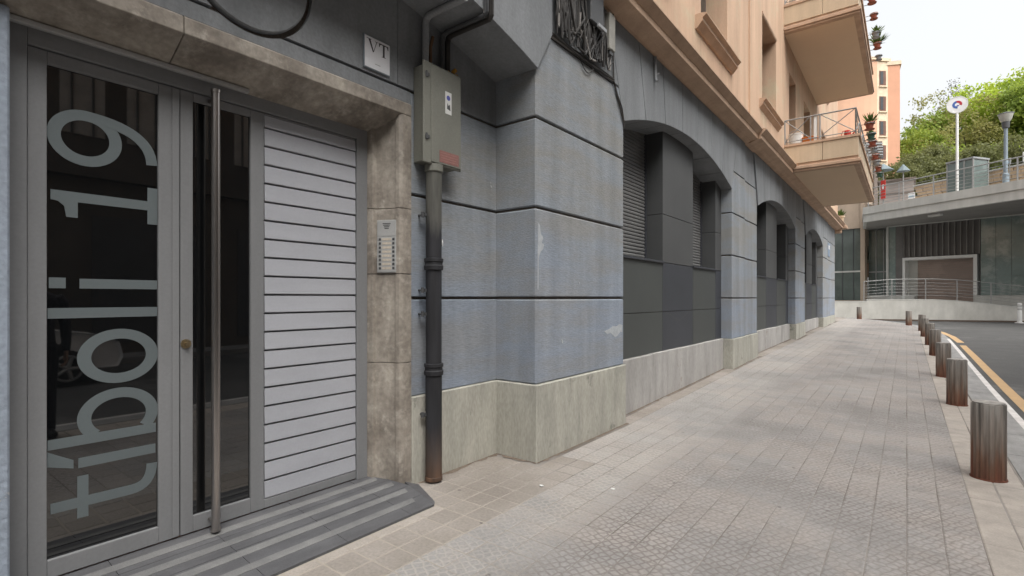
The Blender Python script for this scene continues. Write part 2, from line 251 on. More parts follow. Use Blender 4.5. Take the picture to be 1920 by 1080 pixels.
def leafmat(name, c1, c2):
    m = bpy.data.materials.new(name); m.use_nodes = True; N, Lk = nodes(m); p = N['Principled BSDF']; p.inputs['Roughness'].default_value = .6
    tc = N.new('ShaderNodeTexCoord'); n1 = N.new('ShaderNodeTexNoise'); n1.inputs['Scale'].default_value = .55; n1.inputs['Detail'].default_value = 5; Lk(tc.outputs['Object'], n1.inputs['Vector'])
    mr = N.new('ShaderNodeMapRange'); mr.inputs[1].default_value = .35; mr.inputs[2].default_value = .65; Lk(n1.outputs[0], mr.inputs[0])
    mx = N.new('ShaderNodeMix'); mx.data_type = 'RGBA'; mx.inputs[6].default_value = (*c1, 1); mx.inputs[7].default_value = (*c2, 1); Lk(mr.outputs[0], mx.inputs[0])
    Lk(mx.outputs[2], p.inputs['Base Color'])
    tr = N.new('ShaderNodeBsdfTranslucent'); Lk(mx.outputs[2], tr.inputs[0]); ms = N.new('ShaderNodeMixShader'); ms.inputs[0].default_value = .48
    Lk(p.outputs[0], ms.inputs[1]); Lk(tr.outputs[0], ms.inputs[2]); Lk(ms.outputs[0], N['Material Output'].inputs[0])
    return m
LEAF_B = leafmat('leaf_bright', (.36, .47, .05), (.46, .55, .06))
LEAF_M = leafmat('leaf_mid', (.24, .33, .06), (.32, .40, .07))
LEAF_O = leafmat('leaf_olive', (.27, .28, .08), (.31, .29, .10))
LEAF_D = leafmat('leaf_dark', (.15, .165, .06), (.19, .20, .075))
LEAF_G = leafmat('leaf_grey_twigs', (.19, .18, .17), (.13, .125, .11))
LEAF_P = leafmat('leaf_pot', (.06, .11, .03), (.12, .15, .03))

# ------------------------------------------------------------------ mesh helpers
RL = {}
class MB:
    def __init__(s): s.v = []; s.f = []
    def add(s, vs, fs):
        o = len(s.v); s.v += [tuple(p) for p in vs]; s.f += [tuple(o+i for i in f) for f in fs]; return s
    def box(s, x0, x1, y0, y1, z0, z1):
        return s.add([(x0, y0, z0), (x1, y0, z0), (x1, y1, z0), (x0, y1, z0), (x0, y0, z1), (x1, y0, z1), (x1, y1, z1), (x0, y1, z1)],
                     [(0, 3, 2, 1), (4, 5, 6, 7), (0, 1, 5, 4), (1, 2, 6, 5), (2, 3, 7, 6), (3, 0, 4, 7)])
    def prism(s, poly, ax, a, b):      # poly in the two other axes (cyclic order kept), extruded along ax from a to b
        n = len(poly)
        def P(q, t): return {'X': (t, q[0], q[1]), 'Y': (q[0], t, q[1]), 'Z': (q[0], q[1], t)}[ax]
        vs = [P(q, a) for q in poly]+[P(q, b) for q in poly]
        return s.add(vs, [tuple(range(n))[::-1], tuple(range(n, 2*n))]+[(i, (i+1) % n, n+(i+1) % n, n+i) for i in range(n)])
    def loft(s, rings, cap=True, closed=True):
        n = len(rings[0]); vs = [p for r in rings for p in r]; fs = []
        for k in range(len(rings)-1):
            for i in range(n if closed else n-1):
                j = (i+1) % n; fs.append((k*n+i, k*n+j, (k+1)*n+j, (k+1)*n+i))
        if cap: fs += [tuple(range(n))[::-1], tuple(range((len(rings)-1)*n, len(rings)*n))]
        return s.add(vs, fs)
    def tube(s, pts, r, n=8, cap=True):
        pts = [Vector(p) for p in pts]; rings = []; rr = r if isinstance(r, (list, tuple)) else [r]*len(pts)
        up = None
        for i, p in enumerate(pts):
            d = (pts[min(i+1, len(pts)-1)]-pts[max(i-1, 0)]).normalized()
            if up is None:
                up = Vector((0, 0, 1)) if abs(d.z) < .9 else Vector((1, 0, 0))
            a = d.cross(up).normalized(); b = a.cross(d).normalized(); up = b
            rings.append([p+a*rr[i]*math.cos(2*math.pi*k/n)+b*rr[i]*math.sin(2*math.pi*k/n) for k in range(n)])
        return s.loft(rings, cap)
    def lathe(s, prof, c=(0, 0, 0), n=24, flute=None):
        rings = []
        for r, z in prof:
            ring = []
            for k in range(n):
                q = r*(flute(k) if flute else 1); a = 2*math.pi*k/n
                ring.append((c[0]+q*math.cos(a), c[1]+q*math.sin(a), c[2]+z))
            rings.append(ring)
        return s.loft(rings)
    def build(s, name, m, parent=None, bevel=0, smooth=False, loc=None, seg=1):
        me = bpy.data.meshes.new(name)
        sh = RL.get(parent.name) if parent else None
        if sh is None and parent is None and loc is None:
            xs = np.array(s.v); lo, hi = xs.min(0), xs.max(0); loc = ((lo[0]+hi[0])/2, (lo[1]+hi[1])/2, lo[2]); sh = loc
        if sh is None: sh = (0, 0, 0)
        me.from_pydata([(a-sh[0], b-sh[1], c-sh[2]) for a, b, c in s.v], [], s.f); me.update()
        bm = bmesh.new(); bm.from_mesh(me)
        bmesh.ops.recalc_face_normals(bm, faces=bm.faces)
        if bevel:
            ed = [e for e in bm.edges if len(e.link_faces) == 2 and e.calc_face_angle(0) > R(25)]
            bmesh.ops.bevel(bm, geom=ed, offset=bevel, segments=seg, affect='EDGES', profile=.5, clamp_overlap=True)
        if smooth:
            for f in bm.faces: f.smooth = True
            for e in bm.edges:
                if len(e.link_faces) == 2 and e.calc_face_angle(0) > R(35): e.smooth = False
        bm.to_mesh(me); bm.free()
        me.materials.append(m)
        o = bpy.data.objects.new(name, me); C.objects.link(o)
        if parent: o.parent = parent
        if parent is None: o.location = loc
        elif loc: o.location = loc
        if parent and parent.name in RL: RL[o.name] = RL[parent.name]
        elif parent is None: RL[o.name] = tuple(sh)
        return o
def tag(o, label=None, cat=None, group=None, kind=None):
    if label: o['label'] = label
    if cat: o['category'] = cat
    if group: o['group'] = group
    if kind: o['kind'] = kind
    return o
def thing(name, label, cat, loc, group=None, local=False):
    o = bpy.data.objects.new(name, None); C.objects.link(o); o.location = loc; o.empty_display_size = .2
    tag(o, label, cat, group)
    if not local: RL[o.name] = tuple(loc)
    return o
def part_empty(name, parent):
    o = bpy.data.objects.new(name, None); C.objects.link(o); o.parent = parent; o.empty_display_size = .1
    if parent.name in RL: RL[o.name] = RL[parent.name]
    return o
def copy_tree(o, parent=None, loc=None):
    c = o.copy(); C.objects.link(c); c.parent = parent
    if loc is not None: c.location = loc
    for ch in [q for q in list(o.children)]: copy_tree(ch, c)
    return c
def share(src, name, parent, loc, rot=None, m=None):
    o = bpy.data.objects.new(name, src.data); C.objects.link(o); o.parent = parent; o.location = loc
    if rot: o.rotation_euler = rot
    return o
def B(x0, x1, y0, y1, z0, z1): return MB().box(x0, x1, y0, y1, z0, z1)

# ------------------------------------------------------------------ ground heights
def itp(k, v):
    if v <= k[0][0]: return k[0][1]
    for (a, b), (e, g) in zip(k, k[1:]):
        if v <= e: return b+(g-b)*(v-a)/(e-a)
    return k[-1][1]
WK = [(-6, 0), (5.3, 0), (9.8, .11), (11, .14), (18, .24), (27, .36), (33, .4)]
SK = [(-6, -.01), (6, -.01), (11, .02), (14, .06), (16.5, .10), (22, .16), (27, .26), (33, .31)]
def gz(x, y):
    u = min(max((x+2.5)/3, -.15), 1.2); return itp(WK, y)*(1-u)+itp(SK, y)*u
EDGE = [(-8, 1.08), (21, 1.08), (23, 1.02), (25, .82), (27, .45), (29, -.25), (30.5, -1.1), (31.5, -2.1), (32.5, -3.6)]
def xe(y): return itp(EDGE, y)
def rz(y): return itp(SK, y)-.10

# the sheet of asphalt out to the horizon
mb = MB(); xs = [-400, -120, -40, -12, -6, -2, 0, 1, 2, 4, 8, 14, 40, 120, 400]; ys = [-400, -100, -30, -8, 0, 3, 6, 8, 11, 14, 16.5, 19, 22, 24.5, 27, 30, 33, 40, 60, 120, 400, 900]
vs = [(x, y, rz(y)) for y in ys for x in xs]; nx = len(xs)
mb.add(vs, [(j*nx+i, j*nx+i+1, (j+1)*nx+i+1, (j+1)*nx+i) for j in range(len(ys)-1) for i in range(nx-1)])
road = tag(mb.build('road', ASPH, loc=(0, 0, 0)), 'dark grey patched asphalt road beyond the kerb', 'road', kind='structure')
RL['road'] = (0, 0, 0)
def strip(f0, f1, ya, yb, dz, step=.5):
    m = MB(); n = max(2, int((yb-ya)/step)); v = []
    for i in range(n+1):
        y = ya+(yb-ya)*i/n
        v += [(f0(y), y, dz(y)), (f1(y), y, dz(y))]
    return m.add(v, [(2*i, 2*i+1, 2*i+3, 2*i+2) for i in range(n)])
strip(lambda y: xe(y)+.13, lambda y: xe(y)+.27, -6, 19.6, lambda y: rz(y)+.004).build('yellow_line', YELLOWP, road)
strip(lambda y: xe(y)+.13, lambda y: xe(y)+.30, 20.6, 26.5, lambda y: rz(y)+.004, .25).build('yellow_line', YELLOWP, road)

# pavement: mortar bed, tiles, kerb stones
mb = MB(); ys = [-6+.1*i for i in range(391)]; cols = 13; v = []
for y in ys:
    x1 = xe(y)-.03
    for i in range(cols):
        x = -3.35+(x1+3.35)*i/(cols-1); v.append((x, y, gz(x, y)-.0028))
mb.add(v, [(j*cols+i, j*cols+i+1, (j+1)*cols+i+1, (j+1)*cols+i) for j in range(len(ys)-1) for i in range(cols-1)])
pave = tag(mb.build('pavement', GROUT, loc=(0, 0, 0)), 'wide grey tiled pavement along the facade', 'pavement', kind='structure'); RL['pavement'] = (0, 0, 0)

def tile_mesh(name, w_, l_, m, ch=.004):
    o = MB().prism([(-w_/2+ch, -l_/2), (w_/2-ch, -l_/2), (w_/2, -l_/2+ch), (w_/2, l_/2-ch), (w_/2-ch, l_/2), (-w_/2+ch, l_/2), (-w_/2, l_/2-ch), (-w_/2, -l_/2+ch)], 'Z', -.03, -.0025)
    me = bpy.data.meshes.new(name); n = 8
    low = [(x*1.0, y*1.0, -.0035) for x, y, z in o.v[n:]]; top = [(x*(1-.006/w_*2), y*(1-.006/l_*2), 0) for x, y, z in o.v[n:]]; bot = o.v[:n]
    q = MB().loft([bot, low, top]); me.from_pydata(q.v, [], q.f); me.materials.append(m); me.update(); return me, q
tm_r, tq_r = tile_mesh('relief_tile', TP-.0032, TQ-.004, TILE_R)
tm_p, tq_p = tile_mesh('plain_tile', TP-.008, TQ-.008, TILE_P)
tm_q, tq_q = tile_mesh('cut_tile', .072, TQ-.008, SLAB)
SW, SLn = .174, .432
tm_s, tq_s = tile_mesh('slab_tile', SW-.006, SLn-.006, SLAB)
s_, c_ = math.sin(YAW), math.cos(YAW)
def proj(x, y, z):
    dep = -s_*x+c_*y; lat = c_*x+s_*y
    return dep, (lat/dep if dep > .1 else 99), ((z-1.4)/dep if dep > .1 else 99)
tiles = []
def wallx(y):      # where the building line stands
    if y < -.9 or 3.59 <= y <= 5.3: return -2.49
    if y < 3.59: return -2.93
    for a, b in ((5.3, 9.8), (11.88, 16.5), (18.4, 22.55)):
        if a < y < b: return -2.66
    return -2.49 if y < 26.85 else -99
def inramp(x, y): return x < -2.45 and y < 2.43
for i in range(-22, 0):
    x = TX0+TP*(i+.5)
    for j in range(-14, 182):
        y = TY0+TQ*(j+.5)
        if x-.05 < wallx(y) or x > xe(y)-.4 or inramp(x, y): continue
        plain = (x < -2.09 and y < 3.95) or x < -2.36
        tiles.append((x, y, 'p' if plain else 'r'))
for j in range(-5, 13): tiles.append((-2.476, TY0+TQ*(j+.5), 'q'))
for i in range(2):
    x = TX0+SW*(i+.5)
    for j in range(-10, 56):
        y = .1+SLn*(j+.5)
        if x < xe(y)-.38: tiles.append((x, y, 's'))
def key(t):
    d, l, h = proj(t[0], t[1], 0)
    if d < .3 or abs(l) > 1.06 or h < -.60: return 1e3+abs(l)+t[1]*t[1]
    return d
tiles.sort(key=key)
near = tiles[:300]; far = tiles[300:]
rng = random.Random(3)
for x, y, k in near:
    me = {'p': tm_p, 'r': tm_r, 's': tm_s, 'q': tm_q}[k]
    o = bpy.data.objects.new({'p': 'paving_tile', 'r': 'paving_tile', 's': 'paving_slab', 'q': 'cut_tile'}[k], me); C.objects.link(o); o.parent = pave
    e_ = .1; o.location = (x, y, gz(x, y)+rng.uniform(-.0008, .0012))
    tx = (gz(x, y+e_)-gz(x, y-e_))/(2*e_); ty = (gz(x+e_, y)-gz(x-e_, y))/(2*e_)
    o.rotation_euler = (tx+rng.uniform(-.004, .004), -ty+rng.uniform(-.004, .004), rng.uniform(-.004, .004))
for k, q, m in (('p', tq_p, TILE_P), ('r', tq_r, TILE_R), ('s', tq_s, SLAB), ('q', tq_q, SLAB)):
    if not any(t[2] == k for t in far): continue
    mb = MB()
    for x, y, kk in far:
        if kk != k: continue
        h = rng.uniform(-.0008, .0012)
        # a pallet of tiles follows the fall of the pavement
        mb.add([(x+a, y+b, gz(x+a, y+b)+c+h) for a, b, c in q.v], q.f)
    o = mb.build('paving_tiles', m, pave); o['kind'] = 'stuff'
# kerb stones
y = -5.0
while y < 32.2:
    L_ = .95 if y < 20 else .55
    y1 = min(y+L_, 32.4); g_ = .004
    a0, a1 = xe(y+g_), xe(y1-g_); wd = .375
    mb = MB(); z0, z1 = gz(a0, y), gz(a1, y1)
    pl = [(a0-wd, y+g_), (a0, y+g_), (a1, y1-g_), (a1-wd, y1-g_)]; zt = [gz(a0-wd, y)+.001, z0, z1, gz(a1-wd, y1)+.001]
    mb.loft([[(p[0], p[1], z-.22) for p, z in zip(pl, zt)], [(p[0], p[1], z-.012) for p, z in zip(pl, zt)],
             [(p[0]+(.006 if i in (0, 3) else -.012), p[1]+(.004 if i < 2 else -.004), z+.001) for i, (p, z) in enumerate(zip(pl, zt))]])
    mb.build('kerb_stone', KERB, pave)
    y = y1
strip(lambda y: xe(y)-.085, lambda y: xe(y)-.014, -5, 21.0, lambda y: gz(xe(y), y)+.005).build('white_line', WHITEP, pave)

# dirt gathered along the foot of the walls
DIRT = mat('wall_foot_dirt', (.12, .092, .07), (.18, .145, .115), rough=.95, scale=9, fine=.2)
rd_ = random.Random(21)
def dirt_line(p, q, side, w0=.03):
    p, q = Vector(p), Vector(q); L_ = (q-p).length; n = max(3, int(L_/.06)); d = (q-p).normalized(); nn = Vector((-d.y, d.x))*side; v = []
    for i in range(n+1):
        a = p+d*(L_*i/n); b = a+nn*(w0*rd_.uniform(.15, 1.3))
        v += [(a.x, a.y, gz(a.x, a.y)+.0035), (b.x, b.y, gz(b.x, b.y)+.0025)]
    MB().add(v, [(2*i, 2*i+1, 2*i+3, 2*i+2) for i in range(n)]).build('dirt_line', DIRT, pave)
dirt_line((-2.925, 2.63), (-2.925, 3.565), -1, .05); dirt_line((-2.925, 3.565), (-2.485, 3.565), -1, .04); dirt_line((-2.485, 3.565), (-2.485, 5.325), -1, .03)
dirt_line((-2.652, 5.33), (-2.652, 9.77), -1, .035); dirt_line((-2.485, 9.77), (-2.485, 11.9), -1, .04); dirt_line((-2.652, 11.9), (-2.652, 16.48), -1, .04); dirt_line((-2.485, 16.48), (-2.485, 18.4), -1, .05); dirt_line((-2.652, 18.4), (-2.652, 22.5), -1, .05)
for i, (x_, y_, lb_) in enumerate(((-1.72, 3.42, 'small white paper scrap on the pavement before the first pilaster'), (-2.17, 3.15, 'tiny pale paper scrap near the foot of the recess'))):
    o_ = MB().prism([(x_, y_), (x_+.022, y_-.006), (x_+.03, y_+.012), (x_+.012, y_+.02), (x_-.004, y_+.013)], 'Z', gz(x_, y_)+.002, gz(x_, y_)+.006).build('paper_scrap', mat('paper_white', (.72, .72, .70), rough=.8) if 'paper_white' not in MATS else MATS['paper_white'])
    tag(o_, lb_, 'litter', 'paper scraps on the pavement')

# ------------------------------------------------------------------ the near apartment building
bld = thing('apartment_building', 'apartment building with blue grey rusticated ground floor and peach upper storeys', 'building', (-2.9, 12, 0))
XF, XE_, XP = -2.51, -2.95, -2.70          # pilaster face, entrance wall, window panel face
GR = [.66, 1.40, 2.18, 2.955, 3.725]       # joints between the courses
gw = .011
YEND = 26.9
# core behind everything (dark joints show it)
core = part_empty('ground_floor_wall', bld)
B(-3.6, XE_-.022, 2.58, 3.62, -.2, 4.5).build('joint_backing', JOINT, core)
B(-3.6, XF-.022, 3.612, 5.27, -.2, 4.43).build('joint_backing', JOINT, core)
B(-3.6, -3.24, -3.0, 2.40, 2.86, 4.5).build('joint_backing', JOINT, core)

def course(par, x0, x1, y0, y1, z0, z1, m=STUCCO, bev=.006, name='course_block'):
    return B(x0, x1, y0, y1, z0, z1).build(name, m, par, bevel=bev)
# entrance side wall right of the door
ew = part_empty('entrance_side_wall', bld)
for z0, z1 in zip(GR[:-1], GR[1:]):
    if z0 > 2.9: continue
    course(ew, -3.2, XE_, 2.578, 3.60, z0+(gw if z0 > .7 else .001), z1-gw)
B(-3.2, XE_, 2.46, 3.60, GR[3]+gw, 3.9).build('course_block', STUCCO_UP, ew)
B(-3.2, XE_+.02, 2.578, 3.60, -.15, GR[0]-.002).build('plinth_slab', PLINTH, ew, bevel=.008)
# wall above the door with a round medallion
CY_, CZ_, CR_ = 1.40, 3.28, .36
def arc(r, a0, a1, n): return [(CY_+r*math.cos(R(a0+(a1-a0)*i/n)), CZ_+r*math.sin(R(a0+(a1-a0)*i/n))) for i in range(n+1)]
ow_ = part_empty('over_door_wall', bld)
ro, ri = .376, .346
al = math.degrees(math.asin((GR[3]-gw-CZ_)/ro)); ah = math.degrees(math.asin((GR[3]+gw-CZ_)/ro))
MB().prism([(-.6, 2.856), (2.575, 2.856), (2.575, GR[3]-gw)]+arc(ro, al, -180-al, 24)[::1]+[(-.6, GR[3]-gw)], 'X', -3.0, XE_).build('band', STUCCO_UP, ow_)
MB().prism([(2.455, GR[3]+gw), (2.455, 3.95), (CY_, 3.95)]+arc(ro, 90, ah, 28), 'X', -3.0, XE_).build('panel', STUCCO_UP, ow_)
MB().prism([(-.6, GR[3]+gw)]+arc(ro, 180-ah, 90, 28)+[(CY_, 3.95), (-.6, 3.95)], 'X', -3.0, XE_).build('panel', STUCCO_UP, ow_)
MB().prism(arc(ri, 0, 352.5, 47), 'X', -3.0, XE_+.004).build('medallion', STUCCO_UP, ow_, bevel=.008)
B(-3.24, -2.985, -.6, 2.46, 2.857, 3.95).build('joint_backing', JOINT, ow_)
# big flat arch over the entrance recess
za = lambda y: 3.35+.33*(1-((y-1.39)/2.19)**2)
n = 22; ya = [-.80+4.38*i/n for i in range(n+1)]
MB().prism([(y, za(y)) for y in ya]+[(3.805, 3.725), (3.805, 4.44), (-1.0, 4.44), (-1.0, 3.725)], 'X', -2.96, XF+.03).build('entrance_arch', STUCCO_UP, bld, bevel=.006)
# left jamb pier and left pilaster
B(-3.4, -3.05, -.6, .425, -.1, 2.655).build('left_jamb_pier', mat('stucco_pale_blue', (.29, .335, .40), (.25, .285, .335), rough=.85, scale=2.5, fine=.12, bump=.5, bscale=45, col3=(.55, .53, .49), s3=3.0, t3=.64, w3=.03), bld, bevel=.008)
B(-3.4, XE_, -3.0, -.6, -.1, 4.4).build('left_wall', STUCCO, bld, bevel=.006)
B(-2.95, XF, -3.0, -.8, -.1, 4.44).build('left_pilaster', STUCCO, bld, bevel=.006)

# first pilaster
def pilaster_plinth(par, y0, y1, x1=XF+.022, m=PLINTH, back=-3.0):
    return B(back, x1, y0, y1, -.15, GR[0]-.002).build('plinth_slab', m, par, bevel=.008)
BAYS = [(5.30, 9.80), (11.88, 16.50), (18.40, 22.55)]
ZS, ZA_ = 3.38, 3.755
def arcgeo(b):
    c = (b[0]+b[1])/2; hw = (b[1]-b[0])/2; r_ = ZA_-ZS; Rr = (hw*hw+r_*r_)/(2*r_); return c, hw, Rr, ZA_-Rr
def radial(b, y, z0, z1):           # follow the radius through (y, z0) up to z1
    c, hw, Rr, zc = arcgeo(b); return y+(y-c)*(z1-z0)/(z0-zc)
p1 = part_empty('pilaster', bld)
pilaster_plinth(p1, 3.57, 5.322)
for z0, z1 in zip(GR[:-2], GR[1:-1]): course(p1, -3.0, XF, 3.59, 5.30, z0+(gw if z0 > .7 else .001), z1-gw, bev=.010)
b0 = BAYS[0]
MB().prism([(3.59, GR[3]+gw), (5.30, GR[3]+gw), (5.30, ZS-.005), (radial(b0, 5.30, ZS, GR[4]-gw), GR[4]-gw), (3.80, GR[4]-gw), (3.588, 3.365)], 'X', -3.0, XF).build('course_block', STUCCO, p1, bevel=.008)
MB().prism([(3.815, GR[4]+gw), (radial(b0, 5.30, ZS, GR[4]+gw)-.006, GR[4]+gw), (radial(b0, 5.30, ZS, 4.44)-.006, 4.44), (3.815, 4.44)], 'X', -3.0, XF).build('course_block', STUCCO_UP, p1, bevel=.004)
# pilasters between the bays
for bi, (y0, y1) in enumerate([(9.80, 11.88), (16.50, 18.40), (22.55, YEND)]):
    pp = part_empty('pilaster', bld); ba = BAYS[bi]; bb = BAYS[bi+1] if bi < 2 else None
    ym = y0+(.94 if bi < 2 else 1.5)
    B(-3.4, XF-.05, y0+.015, y1-.015, -.2, 4.43).build('joint_backing', JOINT, pp)
    for (a, b, xx) in ((y0, ym, XF), (ym, y1, XF-.03)):
        B(-3.0, xx+.022, a-(.02 if a == y0 else -.002), b+(.02 if b == y1 else 0), -.15, GR[0]-.002).build('plinth_slab', PLINTH, pp, bevel=.008)
        for z0, z1 in zip(GR[:-2], GR[1:-1]): course(pp, -3.0, xx, a, b-.001, z0+(gw if z0 > .7 else .001), z1-gw, bev=.008)
    yl = lambda z: radial(ba, y0, ZS, z); yr = (lambda z: radial(bb, y1, ZS, z)) if bb else (lambda z: y1)
    MB().prism([(y0, GR[3]+gw), (ym, GR[3]+gw), (ym, GR[4]-gw), (yl(GR[4]-gw), GR[4]-gw), (y0, ZS)], 'X', -3.0, XF).build('course_block', STUCCO, pp, bevel=.006)
    MB().prism([(ym+.001, GR[3]+gw), (y1, GR[3]+gw), (y1, ZS), (yr(GR[4]-gw), GR[4]-gw), (ym+.001, GR[4]-gw)], 'X', -3.0, XF-.03).build('course_block', STUCCO, pp, bevel=.006)
    MB().prism([(yl(GR[4]+gw)+.006, GR[4]+gw), (ym, GR[4]+gw), (ym, 4.44), (yl(4.44)+.006, 4.44)], 'X', -3.0, XF).build('course_block', STUCCO_UP, pp)
    MB().prism([(ym+.001, GR[4]+gw), (yr(GR[4]+gw)-.006, GR[4]+gw), (yr(4.44)-.006, 4.44), (ym+.001, 4.44)], 'X', -3.0, XF-.03).build('course_block', STUCCO_UP, pp)
# chipped paint on the first pilaster
def chip(par, pts, x=XF): MB().prism([(y_, z_) for y_, z_ in pts], 'X', x-.002, x+.0012).build('paint_chip', mat('chip_pale', (.40, .42, .44), (.32, .34, .36), rough=.9, scale=20) if 'chip_pale' not in MATS else MATS['chip_pale'], par)
chip(p1, [(3.615, 1.48), (3.628, 1.47), (3.632, 1.74), (3.66, 1.80), (3.70, 1.83), (3.715, 1.87), (3.68, 1.88), (3.70, 1.93), (3.665, 1.955), (3.65, 2.03), (3.625, 2.05), (3.617, 1.8)])
chip(p1, [(4.83, 1.055), (4.90, 1.02), (4.98, 1.03), (5.08, .98), (5.14, .985), (5.22, 1.03), (5.27, 1.02), (5.272, 1.10), (5.2, 1.115), (5.12, 1.09), (5.04, 1.10), (4.95, 1.07)])
chip(p1, [(3.995, 1.02), (4.005, .99), (4.02, .98), (4.03, 1.0), (4.01, 1.03)]); chip(p1, [(4.30, 1.56), (4.32, 1.53), (4.33, 1.555)])
# corner beyond the last pilaster
B(-12, -3.0, YEND-.4, YEND-.01, -.2, 4.43).build('end_wall', STUCCO, bld)

# window bays: arches of voussoirs, cladding panels, shutters
def slats_mesh(y0, y1, z0, z1, x, pitch=.048):
    m = MB(); z = z0
    while z < z1:
        m.add([(x-.012, y0, z), (x+.004, y0, z+.006), (x+.006, y0, z+pitch*.55), (x-.008, y0, z+pitch*.98), (x-.012, y1, z), (x+.004, y1, z+.006), (x+.006, y1, z+pitch*.55), (x-.008, y1, z+pitch*.98)],
              [(0, 1, 5, 4), (1, 2, 6, 5), (2, 3, 7, 6)])
        z += pitch
    return m
for bi, b in enumerate(BAYS):
    c, hw, Rr, zc = arcgeo(b); ar = part_empty('arch', bld)
    zarc = lambda y: zc+math.sqrt(Rr*Rr-(y-c)**2)
    nv = 7; th = [-math.asin(hw/Rr)+2*math.asin(hw/Rr)*i/nv for i in range(nv+1)]
    for i in range(nv):
        g2 = .007/Rr; t0, t1 = th[i]+(g2 if i else g2*.4), th[i+1]-(g2 if i < nv-1 else g2*.4)
        pts = [(c+Rr*math.sin(t0+(t1-t0)*k/5), zc+Rr*math.cos(t0+(t1-t0)*k/5)) for k in range(6)]
        top = [(c+math.tan(t1)*(4.44-zc), 4.44), (c+math.tan(t0)*(4.44-zc), 4.44)]
        MB().prism(pts+top, 'X', -2.98, XF).build('voussoir', STUCCO_UP, ar, bevel=.004)
    pts = [(b[0]+.05+(b[1]-b[0]-.1)*k/14, zarc(b[0]+.05+(b[1]-b[0]-.1)*k/14)+.02) for k in range(15)]
    MB().prism(pts+[(b[1]-.05, 4.43), (b[0]+.05, 4.43)], 'X', -2.96, XF-.02).build('joint_backing', JOINT, ar)
    # panels
    cl = part_empty('window_cladding', bld)
    o1 = (b[0]+.34, c-.60); o2 = (c+.68, b[1]-.36)
    zb, zs = GR[0], 1.90
    gp = .004
    def cpanel(y0, y1, z0, z1, m, x=XP, follow=False):
        if follow:
            pts = [(y0, z0)]+[(y1, z0)]+[(y1-(y1-y0)*k/6, min(z1, zarc(min(max(y1-(y1-y0)*k/6, b[0]+.01), b[1]-.01))+.03)) for k in range(7)]
            MB().prism(pts, 'X', x-.30, x).build('cladding_panel', m, cl)
        else: B(x-.04, x, y0+gp, y1-gp, z0+gp, z1-gp).build('cladding_panel', m, cl, bevel=.002)
    B(-3.1, XP-.035, b[0]-.1, b[1]+.1, -.1, zs-.01).build('panel_backing', JOINT, cl)
    for (a, e_, m1) in ((b[0]-.05, o1[0], PANEL), (o1[0], o1[1], PANEL), (o1[1], o2[0], PANEL_D), (o2[0], o2[1], PANEL), (o2[1], b[1]+.05, PANEL_D)):
        cpanel(a, e_, zb, 1.21, m1); cpanel(a, e_, 1.21, zs, m1)
    for (a, e_) in ((b[0]-.05, o1[0]), (o1[1], o2[0]), (o2[1], b[1]+.05)):
        B(XP-.29, XP, a+gp, e_-gp, zs+gp, 2.58-gp).build('cladding_panel', PANEL_P, cl, bevel=.002)
        cpanel(a+gp, e_-gp, 2.58+gp, 5, PANEL_P, follow=True)
    for (a, e_) in (o1, o2):
        win = part_empty('window', bld)
        slats_mesh(a-.02, e_+.02, zs+.02, zarc((a+e_)/2)+.1, XP-.255).build('roller_shutter', SHUT, win)
        B(-3.2, XP-.275, a-.05, e_+.05, zs-.02, 3.9).build('shutter_back', DARKIN, win)
        B(XP-.265, XP-.235, e_-.035, e_+.001, zs+.01, 3.76).build('guide_rail', PANEL_D, win)
        B(XP-.30, XP+.028, a-.015, e_+.015, zs-.012, zs+.014).build('window_sill', PANEL_D, win, bevel=.003)
    # stone slabs under the panels
    pb = part_empty('bay_plinth', bld); k = 4
    for i in range(k):
        a = b[0]+.022+(b[1]-b[0]-.044)*i/k; e_ = b[0]+.022+(b[1]-b[0]-.044)*(i+1)/k
        B(-3.0, XP+.045, a+.002, e_-.002, -.15, GR[0]-.001+.004*(i % 2)).build('plinth_slab', PLINTH2, pb, bevel=.006)

ck = MB(); zz_ = [(7.02, 1.20), (7.2, 1.17), (7.42, 1.11), (7.62, 1.065), (7.8, 1.12), (8.0, 1.18), (8.2, 1.205)]
ck.add([(XP+.0015, y_, z_+.006) for y_, z_ in zz_]+[(XP+.0015, y_, z_-.006) for y_, z_ in zz_], [(i, i+1, 8+i, 7+i) for i in range(6)]); ck.build('crack', PANEL_P, bld)
# cornice
cor = part_empty('cornice', bld)
def cornice(y0, y1, dx):
    x = XF+dx; pr = [(-3.0, 4.441), (x+.03, 4.441), (x+.09, 4.475), (x+.215, 4.495), (x+.22, 4.50), (x+.22, 4.575), (x+.235, 4.58), (x+.31, 4.66), (x+.31, 4.675), (x+.10, 4.72), (x+.03, 4.725), (-3.0, 4.725)]
    MB().prism(pr, 'Y', y0, y1).build('moulding', PEACH2, cor)
cornice(-3.0, 10.80, 0); cornice(10.801, YEND+.02, .06)
B(-2.9, XF+.42, YEND+.021, YEND+.5, 4.50, 4.62).build('moulding', PEACH2, cor, bevel=.015); B(-2.9, XF+.34, YEND+.021, YEND+.42, 4.62, 4.74).build('moulding', PEACH2, cor, bevel=.015); B(-2.9, XF+.22, YEND+.021, YEND+.3, 4.30, 4.50).build('moulding', PEACH2, cor, bevel=.03)
